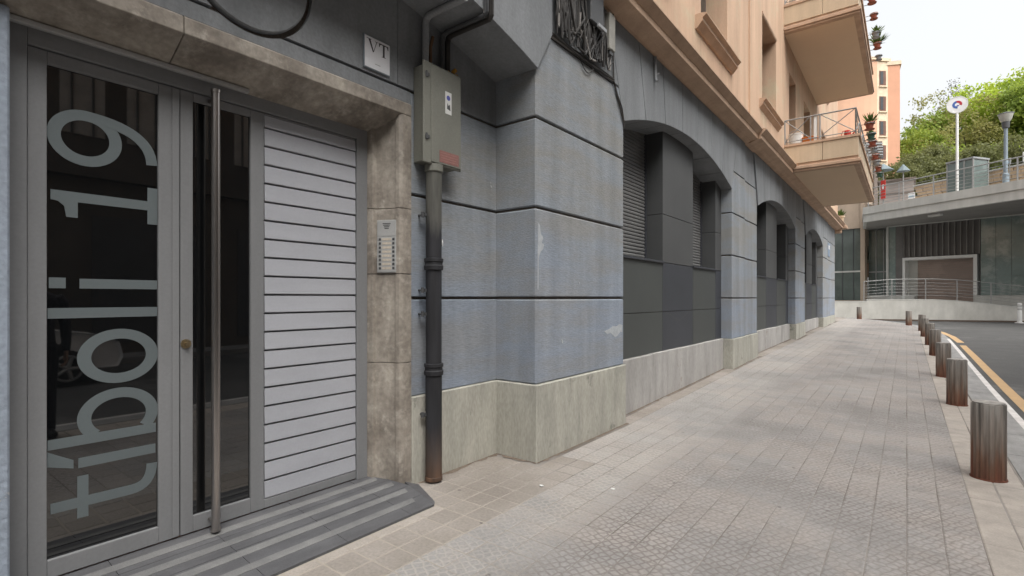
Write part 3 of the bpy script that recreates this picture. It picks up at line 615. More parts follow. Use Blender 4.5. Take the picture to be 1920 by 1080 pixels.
# upper wall with window openings
uw = part_empty('upper_wall', bld)
def upper(y0, y1, x, ops, ztop=15.5, z0=4.70):
    # ops: (y0, y1, z0, z1) openings, sorted
    yc = sorted({y0, y1, *[q for o in ops for q in o[:2]]})
    for a, e_ in zip(yc, yc[1:]):
        zs_ = sorted([(o[2], o[3]) for o in ops if o[0] <= a and o[1] >= e_]); zz = z0
        for s0, s1 in zs_+[(ztop, None)]:
            if s0 > zz: B(-3.05, x, a, e_, zz, s0).build('wall_panel', PEACH, uw)
            zz = s1
XU = -2.46
ST = 3.5
def wins(a, b): return [(a, b, 5.56+ST*k, 7.42+ST*k) for k in range(3)]
opsL = wins(.6, 2.0)+wins(4.75, 6.25)+wins(7.86, 9.30)
upper(-3.0, 10.80, XU, opsL)
opsR = wins(11.85, 13.3)+[(15.0, 16.0, 5.06+ST*k, 7.3+ST*k) for k in range(3)]+[(17.4, 18.6, 5.06+ST*k, 7.3+ST*k) for k in range(3)]+wins(21.4, 22.9)
upper(10.801, YEND, XU+.03, opsR)
B(-12, -3.05, YEND-.3, YEND, 4.45, 15.5).build('wall_panel', PEACH, uw)
B(-12, -2.2, -3.0, YEND+.1, 15.5, 15.8).build('roof_slab', PEACH2, bld)
for (a, e_, z0, z1) in opsL+opsR:
    if z0 > 13: continue
    tall = z1-z0 > 2
    w_ = part_empty('balcony_door' if tall else 'window', bld)
    B(-3.04, -2.82, a-.02, e_+.02, z0-.02, z1+.02).build('frame', BROWND if tall else mat('win_frame', (.2, .15, .14), rough=.6) if 'win_frame' not in MATS else MATS['win_frame'], w_)
    B(-2.83, -2.80, a+.10, e_-.10, z0+.10, z1-.10).build('pane', GLASSD, w_)
    if not tall:
        MB().prism([(XU-.3, z0-.20), (XU+.03, z0-.20), (XU+.10, z0-.12), (XU+.11, z0-.115), (XU+.11, z0-.075), (XU+.165, z0-.03), (XU+.165, z0-.015), (XU+.10, z0), (XU-.3, z0+.012)], 'Y', a-.27, e_+.26).build('window_sill', PEACH2, w_)
        MB().prism([(XU-.3, z1-.006), (XU+.034, z1-.006), (XU+.05, z1+.02), (XU+.05, z1+.07), (XU-.3, z1+.07)], 'Y', a-.012, e_+.012).build('lintel', PEACH2, w_)

# balconies
BX, BY0, BY1 = -.88, 14.3, 20.3
def balcony(zb):
    bl = part_empty('balcony', bld)
    B(-2.45, BX+.02, BY0-.02, BY1+.02, zb, zb+.05).build('lower_moulding', PEACH2, bl, bevel=.008)
    B(-2.45, BX-.10, BY0+.12, BY1-.12, zb-.004, zb+.03).build('soffit_panel', SOFFIT, bl)
    B(-2.45, BX+.05, BY0-.05, BY1+.05, zb+.05, zb+.13).build('moulding', PEACH2, bl, bevel=.01)
    B(-2.45, BX-.01, BY0+.01, BY1-.01, zb+.13, zb+.20).build('neck', PEACH2, bl)
    xs_ = [-2.45, -1.60, BX]
    for a, e_ in zip(xs_, xs_[1:]):
        B(a+.004, e_-.004, BY0-.01, BY0+.14, zb+.20, zb+.64).build('fascia_panel', CREAMP, bl, bevel=.004)
        B(a+.004, e_-.004, BY1-.14, BY1+.01, zb+.20, zb+.64).build('fascia_panel', CREAMP, bl, bevel=.004)
    ys_ = [BY0+.14, BY0+2.1, BY0+4.0, BY1-.14]
    for a, e_ in zip(ys_, ys_[1:]): B(BX-.14, BX-.004, a+.004, e_-.004, zb+.20, zb+.64).build('fascia_panel', CREAMP, bl, bevel=.004)
    B(-2.45, BX-.14, BY0+.14, BY1-.14, zb+.20, zb+.35).build('floor', CONC, bl)
    m = MB(); m.prism([(-2.45, BY0-.03), (BX+.03, BY0-.03), (BX+.03, BY1+.03), (-2.45, BY1+.03), (-2.45, BY1-.16), (BX-.16, BY1-.16), (BX-.16, BY0+.16), (-2.45, BY0+.16)], 'Z', zb+.64, zb+.70)
    m.build('coping', PEACH2, bl)
    zr = zb+.70
    def bar(p, q, r=.014, name='rail', m=RAILM): MB().tube([p, q], r, 8).build(name, m, bl)
    xa, xb = -2.42, BX-.06; yn = BY0+.05; yf = BY1-.05
    for yy in (yn, yf):
        bar((xa, yy, zr+.62), (xb, yy, zr+.62), .018, 'top_rail'); bar((xa, yy, zr+.08), (xb, yy, zr+.08), .012)
        xm = [xa, -1.86, -1.66, xb]
        for x in xm: bar((x, yy, zr), (x, yy, zr+.62), .016, 'post')
        for p, q in ((xm[0], xm[1]), (xm[2], xm[3])):
            bar((p, yy, zr+.08), (q, yy, zr+.62), .010, 'cross_bar'); bar((p, yy, zr+.62), (q, yy, zr+.08), .010, 'cross_bar')
    bar((xb, yn, zr+.62), (xb, yf, zr+.62), .018, 'top_rail'); bar((xb, yn, zr+.08), (xb, yf, zr+.08), .012)
    k = 5
    for i in range(k+1):
        yy = yn+(yf-yn)*i/k; bar((xb, yy, zr), (xb, yy, zr+.62), .016, 'post')
        if i < k:
            y2 = yn+(yf-yn)*(i+1)/k; bar((xb, yy, zr+.08), (xb, y2, zr+.62), .010, 'cross_bar'); bar((xb, yy, zr+.62), (xb, y2, zr+.08), .010, 'cross_bar')
    MB().box(-1.79, -1.735, BY0+.06, BY0+.12, zr, zr+.60).build('white_post', WHITEM, bl)
    return bl
balcony(4.52); balcony(8.02); 

# ------------------------------------------------------------------ entrance: stone surround, door, ramp
sr = part_empty('door_surround', bld)
JP = [(-3.20, 2.345), (-3.128, 2.370), (-3.124, 2.400), (-2.978, 2.468), (-2.974, 2.455), (-2.945, 2.466), (-2.93, 2.490), (-2.93, 2.572), (-2.96, 2.576), (-3.20, 2.576)]
for z0, z1 in ((-.05, .92), (.924, 1.575), (1.58, 2.06), (2.064, 2.752)):
    MB().prism(JP, 'Z', z0, z1).build('jamb_block', MARBLE, sr, bevel=.003)
for a, e_ in ((-.6, 1.05), (1.054, 2.572)):
    MB().prism([(-3.30, 2.628), (-3.19, 2.628), (-3.10, 2.668), (-2.965, 2.735), (-2.93, 2.757), (-2.93, 2.84), (-2.945, 2.853), (-3.30, 2.853)], 'Y', a, e_).build('lintel_block', MARBLE, sr, bevel=.003)
B(-3.15, -3.118, .30, 1.47, 2.628, 2.652).build('lintel_strip', ALU, sr, bevel=.003)

dr = part_empty('entrance_door', bld)
XD = -3.18
def fr(y0, y1, z0, z1, x=XD, m=DOORM, name='frame', d_=.06): return B(x-d_, x, y0, y1, z0, z1).build(name, m, dr, bevel=.003)
fr(.30, .498, .075, 2.64, XD+.012); fr(2.262, 2.353, .075, 2.64, XD+.012); fr(.498, 2.262, 2.56, 2.64, XD+.012)
# fixed leaf
fr(.500, .568, .085, 2.555); fr(1.018, 1.116, .085, 2.555); fr(.568, 1.018, .085, .172); fr(.568, 1.018, 2.495, 2.555)
# opening leaf
fr(1.122, 1.186, .085, 2.555); fr(1.505, 1.588, .085, 2.555); fr(1.186, 1.505, .085, .175); fr(1.186, 1.505, 2.51, 2.555); fr(1.588, 2.262, .085, .142); fr(1.588, 2.262, 2.548, 2.555)
fr(1.08, 1.116, .09, 2.55, XD+.006, name='meeting_strip', d_=.004)
B(XD-.03, XD-.016, .560, 1.026, .165, 2.50).build('glass_pane', PANE, dr)
B(XD-.03, XD-.016, 1.18, 1.51, .168, 2.515).build('glass_pane', PANE, dr)
B(XD-.05, XD-.036, 1.58, 2.27, .10, 2.56).build('backing', DOORM, dr)
B(XD-.065, XD-.012, .30, 2.36, .0, .084).build('threshold', BROWND, dr)
sp = .1163; z = .146
while z < 2.5:
    z1 = min(z+sp-.010, 2.545)
    MB().prism([(XD-.035, z), (XD-.002, z), (XD+.002, z+.004), (XD-.004, z1), (XD-.035, z1)], 'Y', 1.592, 2.258).build('slat', SLAT, dr)
    z += sp
# pull handle
hx, hy = XD+.085, 1.271
m = MB(); m.tube([(hx, hy, .095), (hx, hy, 2.565)], .0225, 20); hd = m.build('pull_handle', STEEL, dr, smooth=True)
for zz in (.13, 2.53):
    MB().tube([(XD-.02, hy, zz), (hx-.005, hy, zz)], .010, 10).build('standoff', STEEL, dr)
for zz in (.085, 2.561): MB().tube([(hx, hy, zz), (hx, hy, zz+.016)], .026, 20).build('handle_cap', STEEL, dr, smooth=True)
m = MB(); m.tube([(XD-.002, 1.149, 1.146), (XD+.006, 1.149, 1.146)], .026, 18); m.tube([(XD+.004, 1.149, 1.146), (XD+.03, 1.149, 1.146)], .011, 12); m.build('lock', mat('brass_lock', (.42, .33, .2), rough=.35, metal=.9), dr, smooth=True)
# lettering on the fixed pane: reads upwards
LX0, LX1 = XD-.0155, XD-.0135
def stroke(pts, wd):
    pts = [Vector(p) for p in pts]; Lp, Rp = [], []
    for i, p in enumerate(pts):
        d = (pts[min(i+1, len(pts)-1)]-pts[max(i-1, 0)]).normalized(); nn = Vector((-d.y, d.x)); h = (wd[i] if isinstance(wd, list) else wd)/2
        Lp.append(p+nn*h); Rp.append(p-nn*h)
    return Lp, Rp
def ribbon(mb, pts, wd, closed=False):
    Lp, Rp = stroke(pts, wd); n = len(pts)
    vs = [(x, q.x, q.y) for x in (LX0, LX1) for q in Lp+Rp]; fs = []; N_ = 2*n
    for i in range(n-1):
        fs += [(i, i+1, n+i+1, n+i), (N_+i, N_+n+i, N_+n+i+1, N_+i+1), (i, N_+i, N_+i+1, i+1), (n+i, n+i+1, N_+n+i+1, N_+n+i)]
    fs += [(0, n, N_+n, N_), (n-1, N_+n-1, N_+2*n-1, 2*n-1)]
    mb.add(vs, fs); return mb
def ring(mb, cy, cz, a, b, ty, tz, t0=0, t1=360, n=44):
    O_, I_ = [], []
    full = abs(t1-t0) >= 360
    for i in range(n+(0 if full else 1)):
        t = R(t0+(t1-t0)*i/n); O_.append((cy+a*math.cos(t), cz+b*math.sin(t))); I_.append((cy+(a-ty)*math.cos(t), cz+(b-tz)*math.sin(t)))
    k = len(O_); vs = [(x, *q) for x in (LX0, LX1) for q in O_+I_]; fs = []
    for i in range(k if full else k-1):
        j = (i+1) % k; fs += [(i, j, k+j, k+i), (2*k+i, 3*k+i, 3*k+j, 2*k+j), (i, 2*k+i, 2*k+j, j), (k+i, k+j, 3*k+j, 3*k+i)]
    mb.add(vs, fs); return mb
def quad(mb, pts):
    mb.k = getattr(mb, 'k', 0)+1; return mb.prism(pts, 'X', LX0-.0004*mb.k, LX1+.0005*mb.k)
def let(mb): mb.build('letter', LETTER, dr)
def bz(p0, p1, p2, n=8): return [tuple((1-t)**2*a+2*t*(1-t)*b+t*t*c for a, b, c in zip(p0, p1, p2)) for t in [i/n for i in range(n+1)]]
m = MB(); ribbon(m, [(.583, .405), (.86, .405)]+bz((.90, .405), (.99, .405), (.992, .52), 8), .049); quad(m, [(.681, .328), (.724, .328), (.724, .532), (.681, .532)]); let(m)          # t
m = MB(); quad(m, [(.685, .572), (1.008, .572), (1.008, .62), (.685, .62)]); quad(m, [(.570, .606), (.667, .576), (.667, .616), (.570, .676)]); let(m)                                  # i with accent
m = MB(); quad(m, [(.572, .683), (1.010, .683), (1.010, .731), (.572, .731)]); ring(m, .85, .803, .170, .139, .055, .050, -40, 226); let(m)                                            # b
m = MB(); ring(m, .85, 1.105, .170, .138, .055, .050); let(m)                                                                                                                      # o
m = MB(); quad(m, [(.572, 1.303), (1.016, 1.303), (1.016, 1.353), (.572, 1.353)]); let(m)                                                                                           # l
m = MB(); quad(m, [(.690, 1.447), (1.016, 1.447), (1.016, 1.495), (.690, 1.495)]); quad(m, [(.577, 1.447), (.638, 1.447), (.638, 1.498), (.577, 1.498)]); let(m)                      # i
m = MB(); quad(m, [(.583, 1.866), (.972, 1.866), (.972, 1.914), (.583, 1.914)]); quad(m, [(.972, 1.793), (1.017, 1.793), (1.017, 1.987), (.972, 1.987)])
quad(m, [(.583, 1.868), (.610, 1.862), (.632, 1.842), (.640, 1.790), (.683, 1.790), (.683, 1.868)]); let(m)                                                                           # 1
m = MB(); ring(m, .714, 2.184, .146, .136, .052, .050); LX1 += .0006; LX0 -= .0004; ribbon(m, [(.70, 2.294)]+bz((.72, 2.294), (.985, 2.285), (.992, 2.108), 14), .050); let(m)                                     # 9

# entrance ramp of grey tiles
rp = thing('entrance_ramp', 'sloping grey tiled entrance ramp with pale anti slip strips before the door', 'ramp', (-2.85, 1.2, 0))
def rampz(x): return .078+(x+3.19)/(-2.52+3.19)*(.012-.078)
RY = lambda x: 2.36+(.10 if x > -3.13 else 0)
xr = [-3.20, -3.02, -2.85, -2.685, -2.52]
def rquad(mb, x0, x1, y0, y1a, y1b, dz=0, th_=.05):
    v = [(x0, y0, rampz(x0)+dz), (x1, y0, rampz(x1)+dz), (x1, y1b, rampz(x1)+dz), (x0, y1a, rampz(x0)+dz)]
    mb.loft([[(a, b, c-th_) for a, b, c in v], v]); return mb
edge = lambda x: itp([(-3.20, 2.352), (-3.12, 2.39), (-2.96, 2.47), (-2.92, 2.50), (-2.72, 2.46), (-2.52, 2.41)], x)
yt = [-.6, -.15, .33, .80, 1.27, 1.74, 2.21, 9]
for a, e_ in zip(xr, xr[1:]):
    for y0, y1 in zip(yt, yt[1:]):
        last = y1 > 5
        rquad(MB(), a+.0015, e_-.0015, y0+.0015, edge(a)-.001 if last else y1-.0015, edge(e_)-.001 if last else y1-.0015).build('ramp_tile', RAMP, rp)
for xc in (-3.09, -2.945, -2.80, -2.655):
    ye = itp([(-3.10, 2.38), (-2.945, 2.42), (-2.80, 2.42), (-2.655, 2.36)], xc)
    rquad(MB(), xc-.028, xc+.028, -.6, ye, ye-.02, .003, .006).build('anti_slip_strip', RAMPL, rp)
# side facet of the ramp
MB().add([(-2.92, 2.50, rampz(-2.92)), (-2.52, 2.41, rampz(-2.52)), (-2.575, 2.47, -.001), (-2.90, 2.615, .004), (-2.92, 2.50, -.05), (-2.52, 2.41, -.05), (-2.575, 2.47, -.05), (-2.90, 2.615, -.05)],
         [(0, 1, 2, 3), (1, 5, 6, 2), (2, 6, 7, 3), (3, 7, 4, 0), (0, 4, 5, 1), (4, 7, 6, 5)]).build('side_facet', RAMP, rp)
B(-3.2, -2.52, -.6, 2.40, -.1, -.02).build('bed', GROUT, rp)

# ------------------------------------------------------------------ fittings on the entrance walls
# intercom on the splayed jamb
ic = thing('intercom_panel', 'silver intercom panel with two columns of buttons on the stone door jamb', 'intercom', (-3.04, 2.44, 1.78))
ju = Vector((.155, .072, 0)).normalized(); jn = Vector((.072, -.155, 0)).normalized(); jo = Vector((-3.04, 2.437, 1.782))
def ibox(u0, u1, z0, z1, d0, d1, name, m, par, bevel=0):
    v = []
    for zz in (z0, z1):
        for dd, uu in ((d0, u0), (d0, u1), (d1, u1), (d1, u0)):
            q = jo+ju*uu+jn*dd; v.append((q.x, q.y, jo.z+zz))
    return MB().loft([v[:4], v[4:]]).build(name, m, par, bevel=bevel)
ibox(-.080, .080, -.195, .195, -.004, .012, 'frame', ALU, ic, .003)
ibox(-.073, .073, .075, .188, .012, .015, 'speaker_plate', ALU, ic, .001)
ibox(-.073, .073, -.188, .072, .012, .015, 'button_plate', ALU, ic, .001)
for i in range(4): ibox(-.032+.005*i, .032-.005*i, .165-.012*i, .170-.012*i, .0145, .0165, 'speaker_slot', DGREY, ic)
for i in range(8):
    zz = .052-i*.0305
    ibox(-.036, .036, zz-.0085, zz+.0085, .0148, .0165, 'nameplate', mat('nameplate', (.52, .46, .38), rough=.5) if 'nameplate' not in MATS else MATS['nameplate'], ic)
    for s in (-1, 1): ibox(s*.054-.009, s*.054+.009, zz-.009, zz+.009, .0148, .019, 'button', DGREY, ic, .002)

# plaque with two serif letters
pq = thing('plaque', 'white glass plaque with dark serif letters VT above the stone lintel', 'sign', (-2.945, 2.265, 2.985))
B(-2.949, -2.938, 2.152, 2.378, 2.985, 3.215).build('edge', PLAQE, pq, bevel=.002)
B(-2.938, -2.936, 2.160, 2.372, 2.994, 3.208).build('face', PLAQ, pq)
def pl(poly, m=INK): return MB().prism([(2.160+u*.212, 2.994+v*.214) for u, v in poly], 'X', -2.9362, -2.9350)
m = pl([(.09, .93), (.25, .93), (.34, .62), (.39, .54), (.305, .52), (.15, .90)]); 
q = MB()
for poly in ([(.13, .93), (.21, .93), (.355, .55), (.315, .53)], [(.335, .55), (.355, .56), (.475, .90), (.45, .90)], [(.07, .915), (.25, .915), (.25, .93), (.07, .93)], [(.40, .90), (.53, .90), (.53, .915), (.40, .915)]):
    q.prism([(2.160+u*.212, 2.994+v*.214) for u, v in poly], 'X', -2.9362, -2.9350)
q.build('letter', INK, pq)
q = MB()
for poly in ([(.715, .52), (.79, .52), (.79, .915), (.715, .915)], [(.56, .895), (.94, .895), (.94, .925), (.56, .925)], [(.56, .80), (.575, .80), (.62, .895), (.56, .895)], [(.925, .80), (.94, .80), (.94, .895), (.88, .895)], [(.67, .505), (.835, .505), (.835, .52), (.67, .52)]):
    q.prism([(2.160+u*.212, 2.994+v*.214) for u, v in poly], 'X', -2.9362, -2.9350)
q.build('letter', INK, pq)
B(-2.9362, -2.9355, 2.160, 2.372, 2.994, 3.055).build('lower_band', mat('plaque_band', (.84, .85, .88), rough=.2, fine=.0), pq)
B(-2.9355, -2.9350, 2.245, 2.290, 3.030, 3.034).build('small_print', POTW, pq)

# electrical box
eb = thing('electrical_box', 'olive grey metal electrical box with stickers above the black pipe', 'electrical box', (-2.88, 2.79, 2.41))
B(-2.948, -2.835, 2.605, 2.975, 2.42, 3.14).build('body', BOXG, eb, bevel=.006)
bd = B(-2.834, -2.812, 2.585, 2.985, 2.405, 3.16).build('door_panel', BOXG, eb, bevel=.006)
B(-2.812, -2.806, 2.655, 2.975, 2.42, 3.145).build('raised_panel', BOXG, eb, bevel=.004)
for zz in (2.60, 3.06):
    m = MB(); m.tube([(-2.81, 2.612, zz-.022), (-2.81, 2.612, zz+.022)], .009, 8); m.box(-2.815, -2.806, 2.60, 2.64, zz-.012, zz+.012); m.build('hinge', DGREY, eb)
B(-2.8062, -2.8048, 2.80, 2.868, 2.82, 2.99).build('sticker', STICK, eb)
m = MB(); m.tube([(-2.8047, 2.834, 2.945), (-2.804, 2.834, 2.945)], .020, 14); m.build('blue_mark', BLUEI, eb)
m = MB(); m.prism([(2.818, 2.86), (2.856, 2.85), (2.85, 2.90), (2.836, 2.885), (2.824, 2.905)], 'X', -2.8047, -2.804); m.build('grey_mark', DGREY, eb)
B(-2.8062, -2.8048, 2.74, 2.95, 2.435, 2.525).build('red_label', REDL, eb)
for r_ in range(4):
    B(-2.8048, -2.8042, 2.75, 2.94-.02*(r_ % 2), 2.449+r_*.019, 2.455+r_*.019).build('text_row', mat('label_text', (.28, .15, .13), rough=.6) if 'label_text' not in MATS else MATS['label_text'], eb)

# downpipe
dp = thing('conduit_pipe', 'thick black cast iron pipe with rusty foot beside the stone jamb', 'pipe', (-2.855, 2.727, .02))
pc = (-2.855, 2.727, 0)
for z0, z1 in ((.02, .862), (.862, 1.66), (1.66, 2.41)):
    m = MB(); prof = [(.062, z0-.02), (.062, z1-.02)] if z0 < .5 else [(.060, z0-.02), (.060, z1-.02)]
    m.lathe([(r, z+.02) for r, z in prof], pc, 28, flute=lambda k: 1+(.02 if k % 7 == 0 else 0)); m.build('pipe_length', PIPE, dp, smooth=True)
for zc_ in (.862, 1.66):
    m = MB(); m.lathe([(.055, zc_-.05), (.072, zc_-.045), (.074, zc_-.015), (.067, zc_-.008), (.067, zc_+.012), (.073, zc_+.018), (.073, zc_+.04), (.055, zc_+.045)], pc, 28); m.build('collar', PIPE, dp, smooth=True)
MB().lathe([(.062, .0), (.066, .004), (.066, .03), (.061, .034)], (pc[0], pc[1], .015), 28).build('foot_ring', PIPE, dp, smooth=True)
MB().lathe([(.055, 2.35), (.07, 2.36), (.07, 2.412), (.055, 2.413)], pc, 24).build('top_ring', BOXG, dp, smooth=True)
for zz in (.52, 1.28, 1.46, 2.03):
    m = MB(); m.tube([(-2.95, 2.66, zz), (-2.885, 2.66, zz)], .008, 8); m.tube([(-2.89, 2.645, zz-.02), (-2.89, 2.645, zz+.02)], .012, 8); m.box(-2.90, -2.87, 2.65, 2.685, zz-.012, zz+.012); m.build('bracket', DGREY, dp)
m = MB()
for a, b_ in (((2.785, 1.85), (2.787, 1.81)), ((2.787, 1.81), (2.772, 1.80)), ((2.76, 1.83), (2.768, 1.80)), ((2.778, 1.84), (2.770, 1.815))):
    m.tube([(-2.852+.062*math.cos(math.asin(min(1, (p[0]-2.727)/.066)))*1.02, p[0], p[1]) for p in (a, b_)], .004, 6)
m.build('paint_marks', SIGNW, dp)
# conduits from the box up to the soffit
c1 = thing('grey_conduit', 'pale grey conduit bending from the electrical box along the soffit', 'conduit', (-2.9, 2.69, 3.14))
MB().tube([(-2.905, 2.69, 3.13), (-2.905, 2.69, 3.49), (-2.895, 2.69, 3.525), (-2.86, 2.69, 3.545), (-2.49, 2.69, 3.545)], .026, 12).build('pipe', POTW, c1, smooth=True)
MB().tube([(-2.905, 2.74, 3.16), (-2.905, 2.74, 3.33), (-2.90, 2.76, 3.42)], .012, 8).build('rusty_wire', mat('rusty_wire', (.16, .09, .05), rough=.9), c1)
c2 = thing('black_conduits', 'pair of black conduits running from the box over the soffit edge', 'conduit', (-2.9, 2.93, 3.14))
for k, (dy, r_) in enumerate(((0, .022), (-.055, .018))):
    y_ = 2.93+dy; zt = za(y_)-.028-.01*k
    MB().tube([(-2.91, y_, 3.12), (-2.91, y_, zt-.05), (-2.90, y_, zt-.012), (-2.86, y_, zt), (-2.47, y_, zt), (-2.455, y_, zt+.02), (-2.455, y_, zt+.9)], r_, 10).build('pipe', CABLE if k == 0 else DGREY, c2, smooth=True)
for dy in (.06, .10, .03): MB().tube([(-2.465, 2.93+dy-.1, za(2.93)-.02), (-2.468, 2.93+dy-.06, za(2.93)+.2), (-2.468, 2.93+dy-.06, za(2.93)+.9)], .008, 6).build('wire', CABLE, c2)
rr_ = random.Random(5); m = MB()
for i in range(16):
    q = Vector((-2.89+rr_.uniform(-.03, .03), 2.94+rr_.uniform(-.04, .05), 3.19+rr_.uniform(-.035, .035))); m.lathe([(.003, -.018), (.016, -.01), (.018, .004), (.004, .018)], q, 7)
m.build('sealant_foam', SEAL, c2, smooth=True)

# cables and junction boxes at the top of the first pilaster
def swag(p, q, sag, n=12, jit=.0, rnd=rr_):
    p, q = Vector(p), Vector(q); out = []
    for i in range(n+1):
        t = i/n; v = p.lerp(q, t); v.z -= sag*4*t*(1-t); v.x += rnd.uniform(0, jit); v.y += rnd.uniform(-jit, jit); out.append(v)
    return out
cb = thing('cable_bundle', 'tangle of black and grey cables along the upper joint of the pilaster', 'cables', (-2.48, 4.5, 3.7))
for i in range(4):
    yy = 3.83; z_ = 3.715+.010*i
    MB().tube(swag((-2.50+.008*(i % 3), 3.82, z_+.01), (-2.495+.006*(i % 2), 5.02, 3.735+.004*i), .012*(i % 3), 12, .004), .009, 6).build('cable', CABLE if i % 4 else CABLEW, cb, smooth=True)
for i in range(3):   # run down beside the arch
    MB().tube([(-2.50+.006*i, 5.02, 3.735), (-2.497, 5.10+.012*i, 3.62), (-2.497, 5.20+.018*i, 3.45+.03*i), (-2.497, 5.275+.008*i, 3.36), (-2.50, 5.285, 3.30)], .006, 6).build('cable', CABLE, cb, smooth=True)
for i in range(64):
    y_ = rr_.choice([3.88, 3.93, 3.98, 4.35, 4.42, 4.5, 4.56, 4.62, 4.68])+rr_.uniform(-.07, .07); zt = rr_.uniform(4.05, 4.6); zb_ = rr_.uniform(3.74, 3.9); y2 = min(max(y_+rr_.uniform(-.28, .3), 3.86), 4.95)
    pts = [Vector((-2.47, y_, zt)), Vector((-2.455+rr_.uniform(0, .03), y_+rr_.uniform(-.02, .02), (zt+zb_)/2)), Vector((-2.46, (y_+y2)/2, zb_)), Vector((-2.47, y2, zb_+rr_.uniform(.02, .12))), Vector((-2.47, y2+.03, zt+rr_.uniform(-.3, .1)))]
    sm = []
    for a in range(len(pts)-1):
        for t in (0, .33, .66): sm.append(pts[a].lerp(pts[a+1], t))
    MB().tube(sm+[pts[-1]], rr_.choice([.005, .007, .009, .011]), 6).build('cable', CABLEW if rr_.random() < .09 else CABLE, cb, smooth=True)
for i in range(1): MB().tube([(-2.49, 5.02+.025*i, 3.72+.03*i), (-2.49, 5.0+.03*i, 4.1), (-2.49, 5.0+.03*i, 4.44)], .009, 6).build('cable', CABLE, cb)
MB().tube(swag((-2.495, 4.32, 3.71), (-2.495, 4.58, 3.71), .085, 10), .005, 6).build('cable', CABLE, cb)
jb = thing('junction_box', 'dark junction box half hidden among the cables', 'junction box', (-2.46, 4.46, 4.0))
B(-2.51, -2.40, 4.36, 4.62, 4.08, 4.62).build('body', DGREY, jb, bevel=.008); B(-2.40, -2.375, 4.47, 4.64, 4.05, 4.09).build('lip', POTW, jb, bevel=.004)
jb = thing('meter_box', 'pale grey narrow box with conduit tail right of the cable tangle', 'junction box', (-2.46, 4.86, 3.9))
B(-2.51, -2.425, 4.80, 4.93, 3.98, 4.36).build('body', BOXGS, jb, bevel=.008); B(-2.50, -2.44, 4.83, 4.90, 3.94, 3.98).build('gland', DGREY, jb)
MB().tube([(-2.475, 4.84, 3.96), (-2.475, 4.84, 3.84), (-2.475, 4.86, 3.795), (-2.475, 4.89, 3.795), (-2.475, 4.905, 3.84), (-2.475, 4.905, 3.97)], .010, 8).build('conduit_tail', CABLEW, jb, smooth=True)
hk = thing('wall_hook', 'small white pipe hook on the grey wall above the first arch', 'hook', (-2.49, 6.17, 4.1))
MB().tube([(-2.49, 6.17, 4.42), (-2.49, 6.17, 4.16), (-2.48, 6.165, 4.12), (-2.455, 6.15, 4.10)], .016, 10).build('pipe', POTW, hk, smooth=True)
MB().tube([(-2.51, 6.20, 4.20), (-2.46, 6.23, 4.22)], .012, 8).build('stub', POTW, hk)
sg = thing('wall_plate', 'small blue and white plate on the last pilaster near the corner', 'sign', (-2.5, 24.6, 3.15))
B(XF-.028, XF-.012, 24.3, 24.9, 3.1, 3.65).build('plate', mat('plate_blue', (.25, .32, .42), rough=.4), sg, bevel=.004); B(XF-.012, XF-.010, 24.36, 24.84, 3.40, 3.56).build('white_field', SIGNW, sg)

# ------------------------------------------------------------------ bollards
def bollard_mesh():
    fl = lambda k: 1 if k % 5 < 3 else .925
    m = MB(); m.lathe([(.104, 0), (.106, .012), (.106, .585), (.104, .594)], (0, 0, 0), 60, flute=fl); return m
BP = [(.508, 5.46), (.52, 8.86), (.51, 11.67), (.515, 15.25), (.50, 18.1), (.46, 21.3), (.44, 24.0), (.07, 26.9), (-1.86, 30.6)]
BLab = ['ribbed metal bollard nearest the camera with rusty foot', 'second ribbed metal bollard along the kerb counting from the camera', 'third ribbed metal bollard along the kerb counting from the camera', 'fourth ribbed metal bollard along the kerb counting from the camera',
        'fifth ribbed metal bollard along the kerb counting from the camera', 'sixth ribbed metal bollard along the kerb counting from the camera', 'farthest bollard of the straight kerb row half hidden by its neighbours',
        'brown bollard standing alone just past the kerb row', 'brown bollard near the building corner before the low white wall']
b_first = None
for (x, y), lb in zip(BP, BLab):
    loc = (x, y, gz(x, y)-.006)
    if b_first is None:
        b_first = thing('bollard', lb, 'bollard', loc, 'ribbed metal bollards along the kerb', local=True)
        bollard_mesh().build('ribbed_tube', BOLL, b_first)
        MB().lathe([(.0005, .588), (.092, .588), (.098, .596), (.098, .602), (.090, .604), (.0005, .597)], (0, 0, 0), 36).build('cap', BOLL, b_first, smooth=True)
        MB().lathe([(.108, 0), (.114, .002), (.112, .014), (.104, .016)], (0, 0, 0), 36).build('foot_ring', mat('rust', (.12, .04, .022), rough=.9, scale=8), b_first)
    else:
        t = copy_tree(b_first, None, loc); t['label'] = lb; t.rotation_euler = (rng.uniform(-.01, .01), rng.uniform(-.01, .01), rng.uniform(0, 6))
wp = thing('delineator_post', 'white plastic delineator post at the foot of the low wall', 'post', (4.25, 34.0, rz(34)), local=True)
MB().lathe([(.17, 0), (.17, .03), (.09, .06), (.085, .60), (.07, .63), (.07, .67), (.085, .69), (.085, .76), (.07, .78), (.07, .82), (.085, .84), (.085, .93), (.06, .96)], (0, 0, 0), 20).build('post', WHITEM, wp, smooth=True)
for zz in (.645, .795): MB().lathe([(.072, zz-.012), (.074, zz), (.072, zz+.012)], (0, 0, 0), 20).build('reflective_band', POTW, wp)

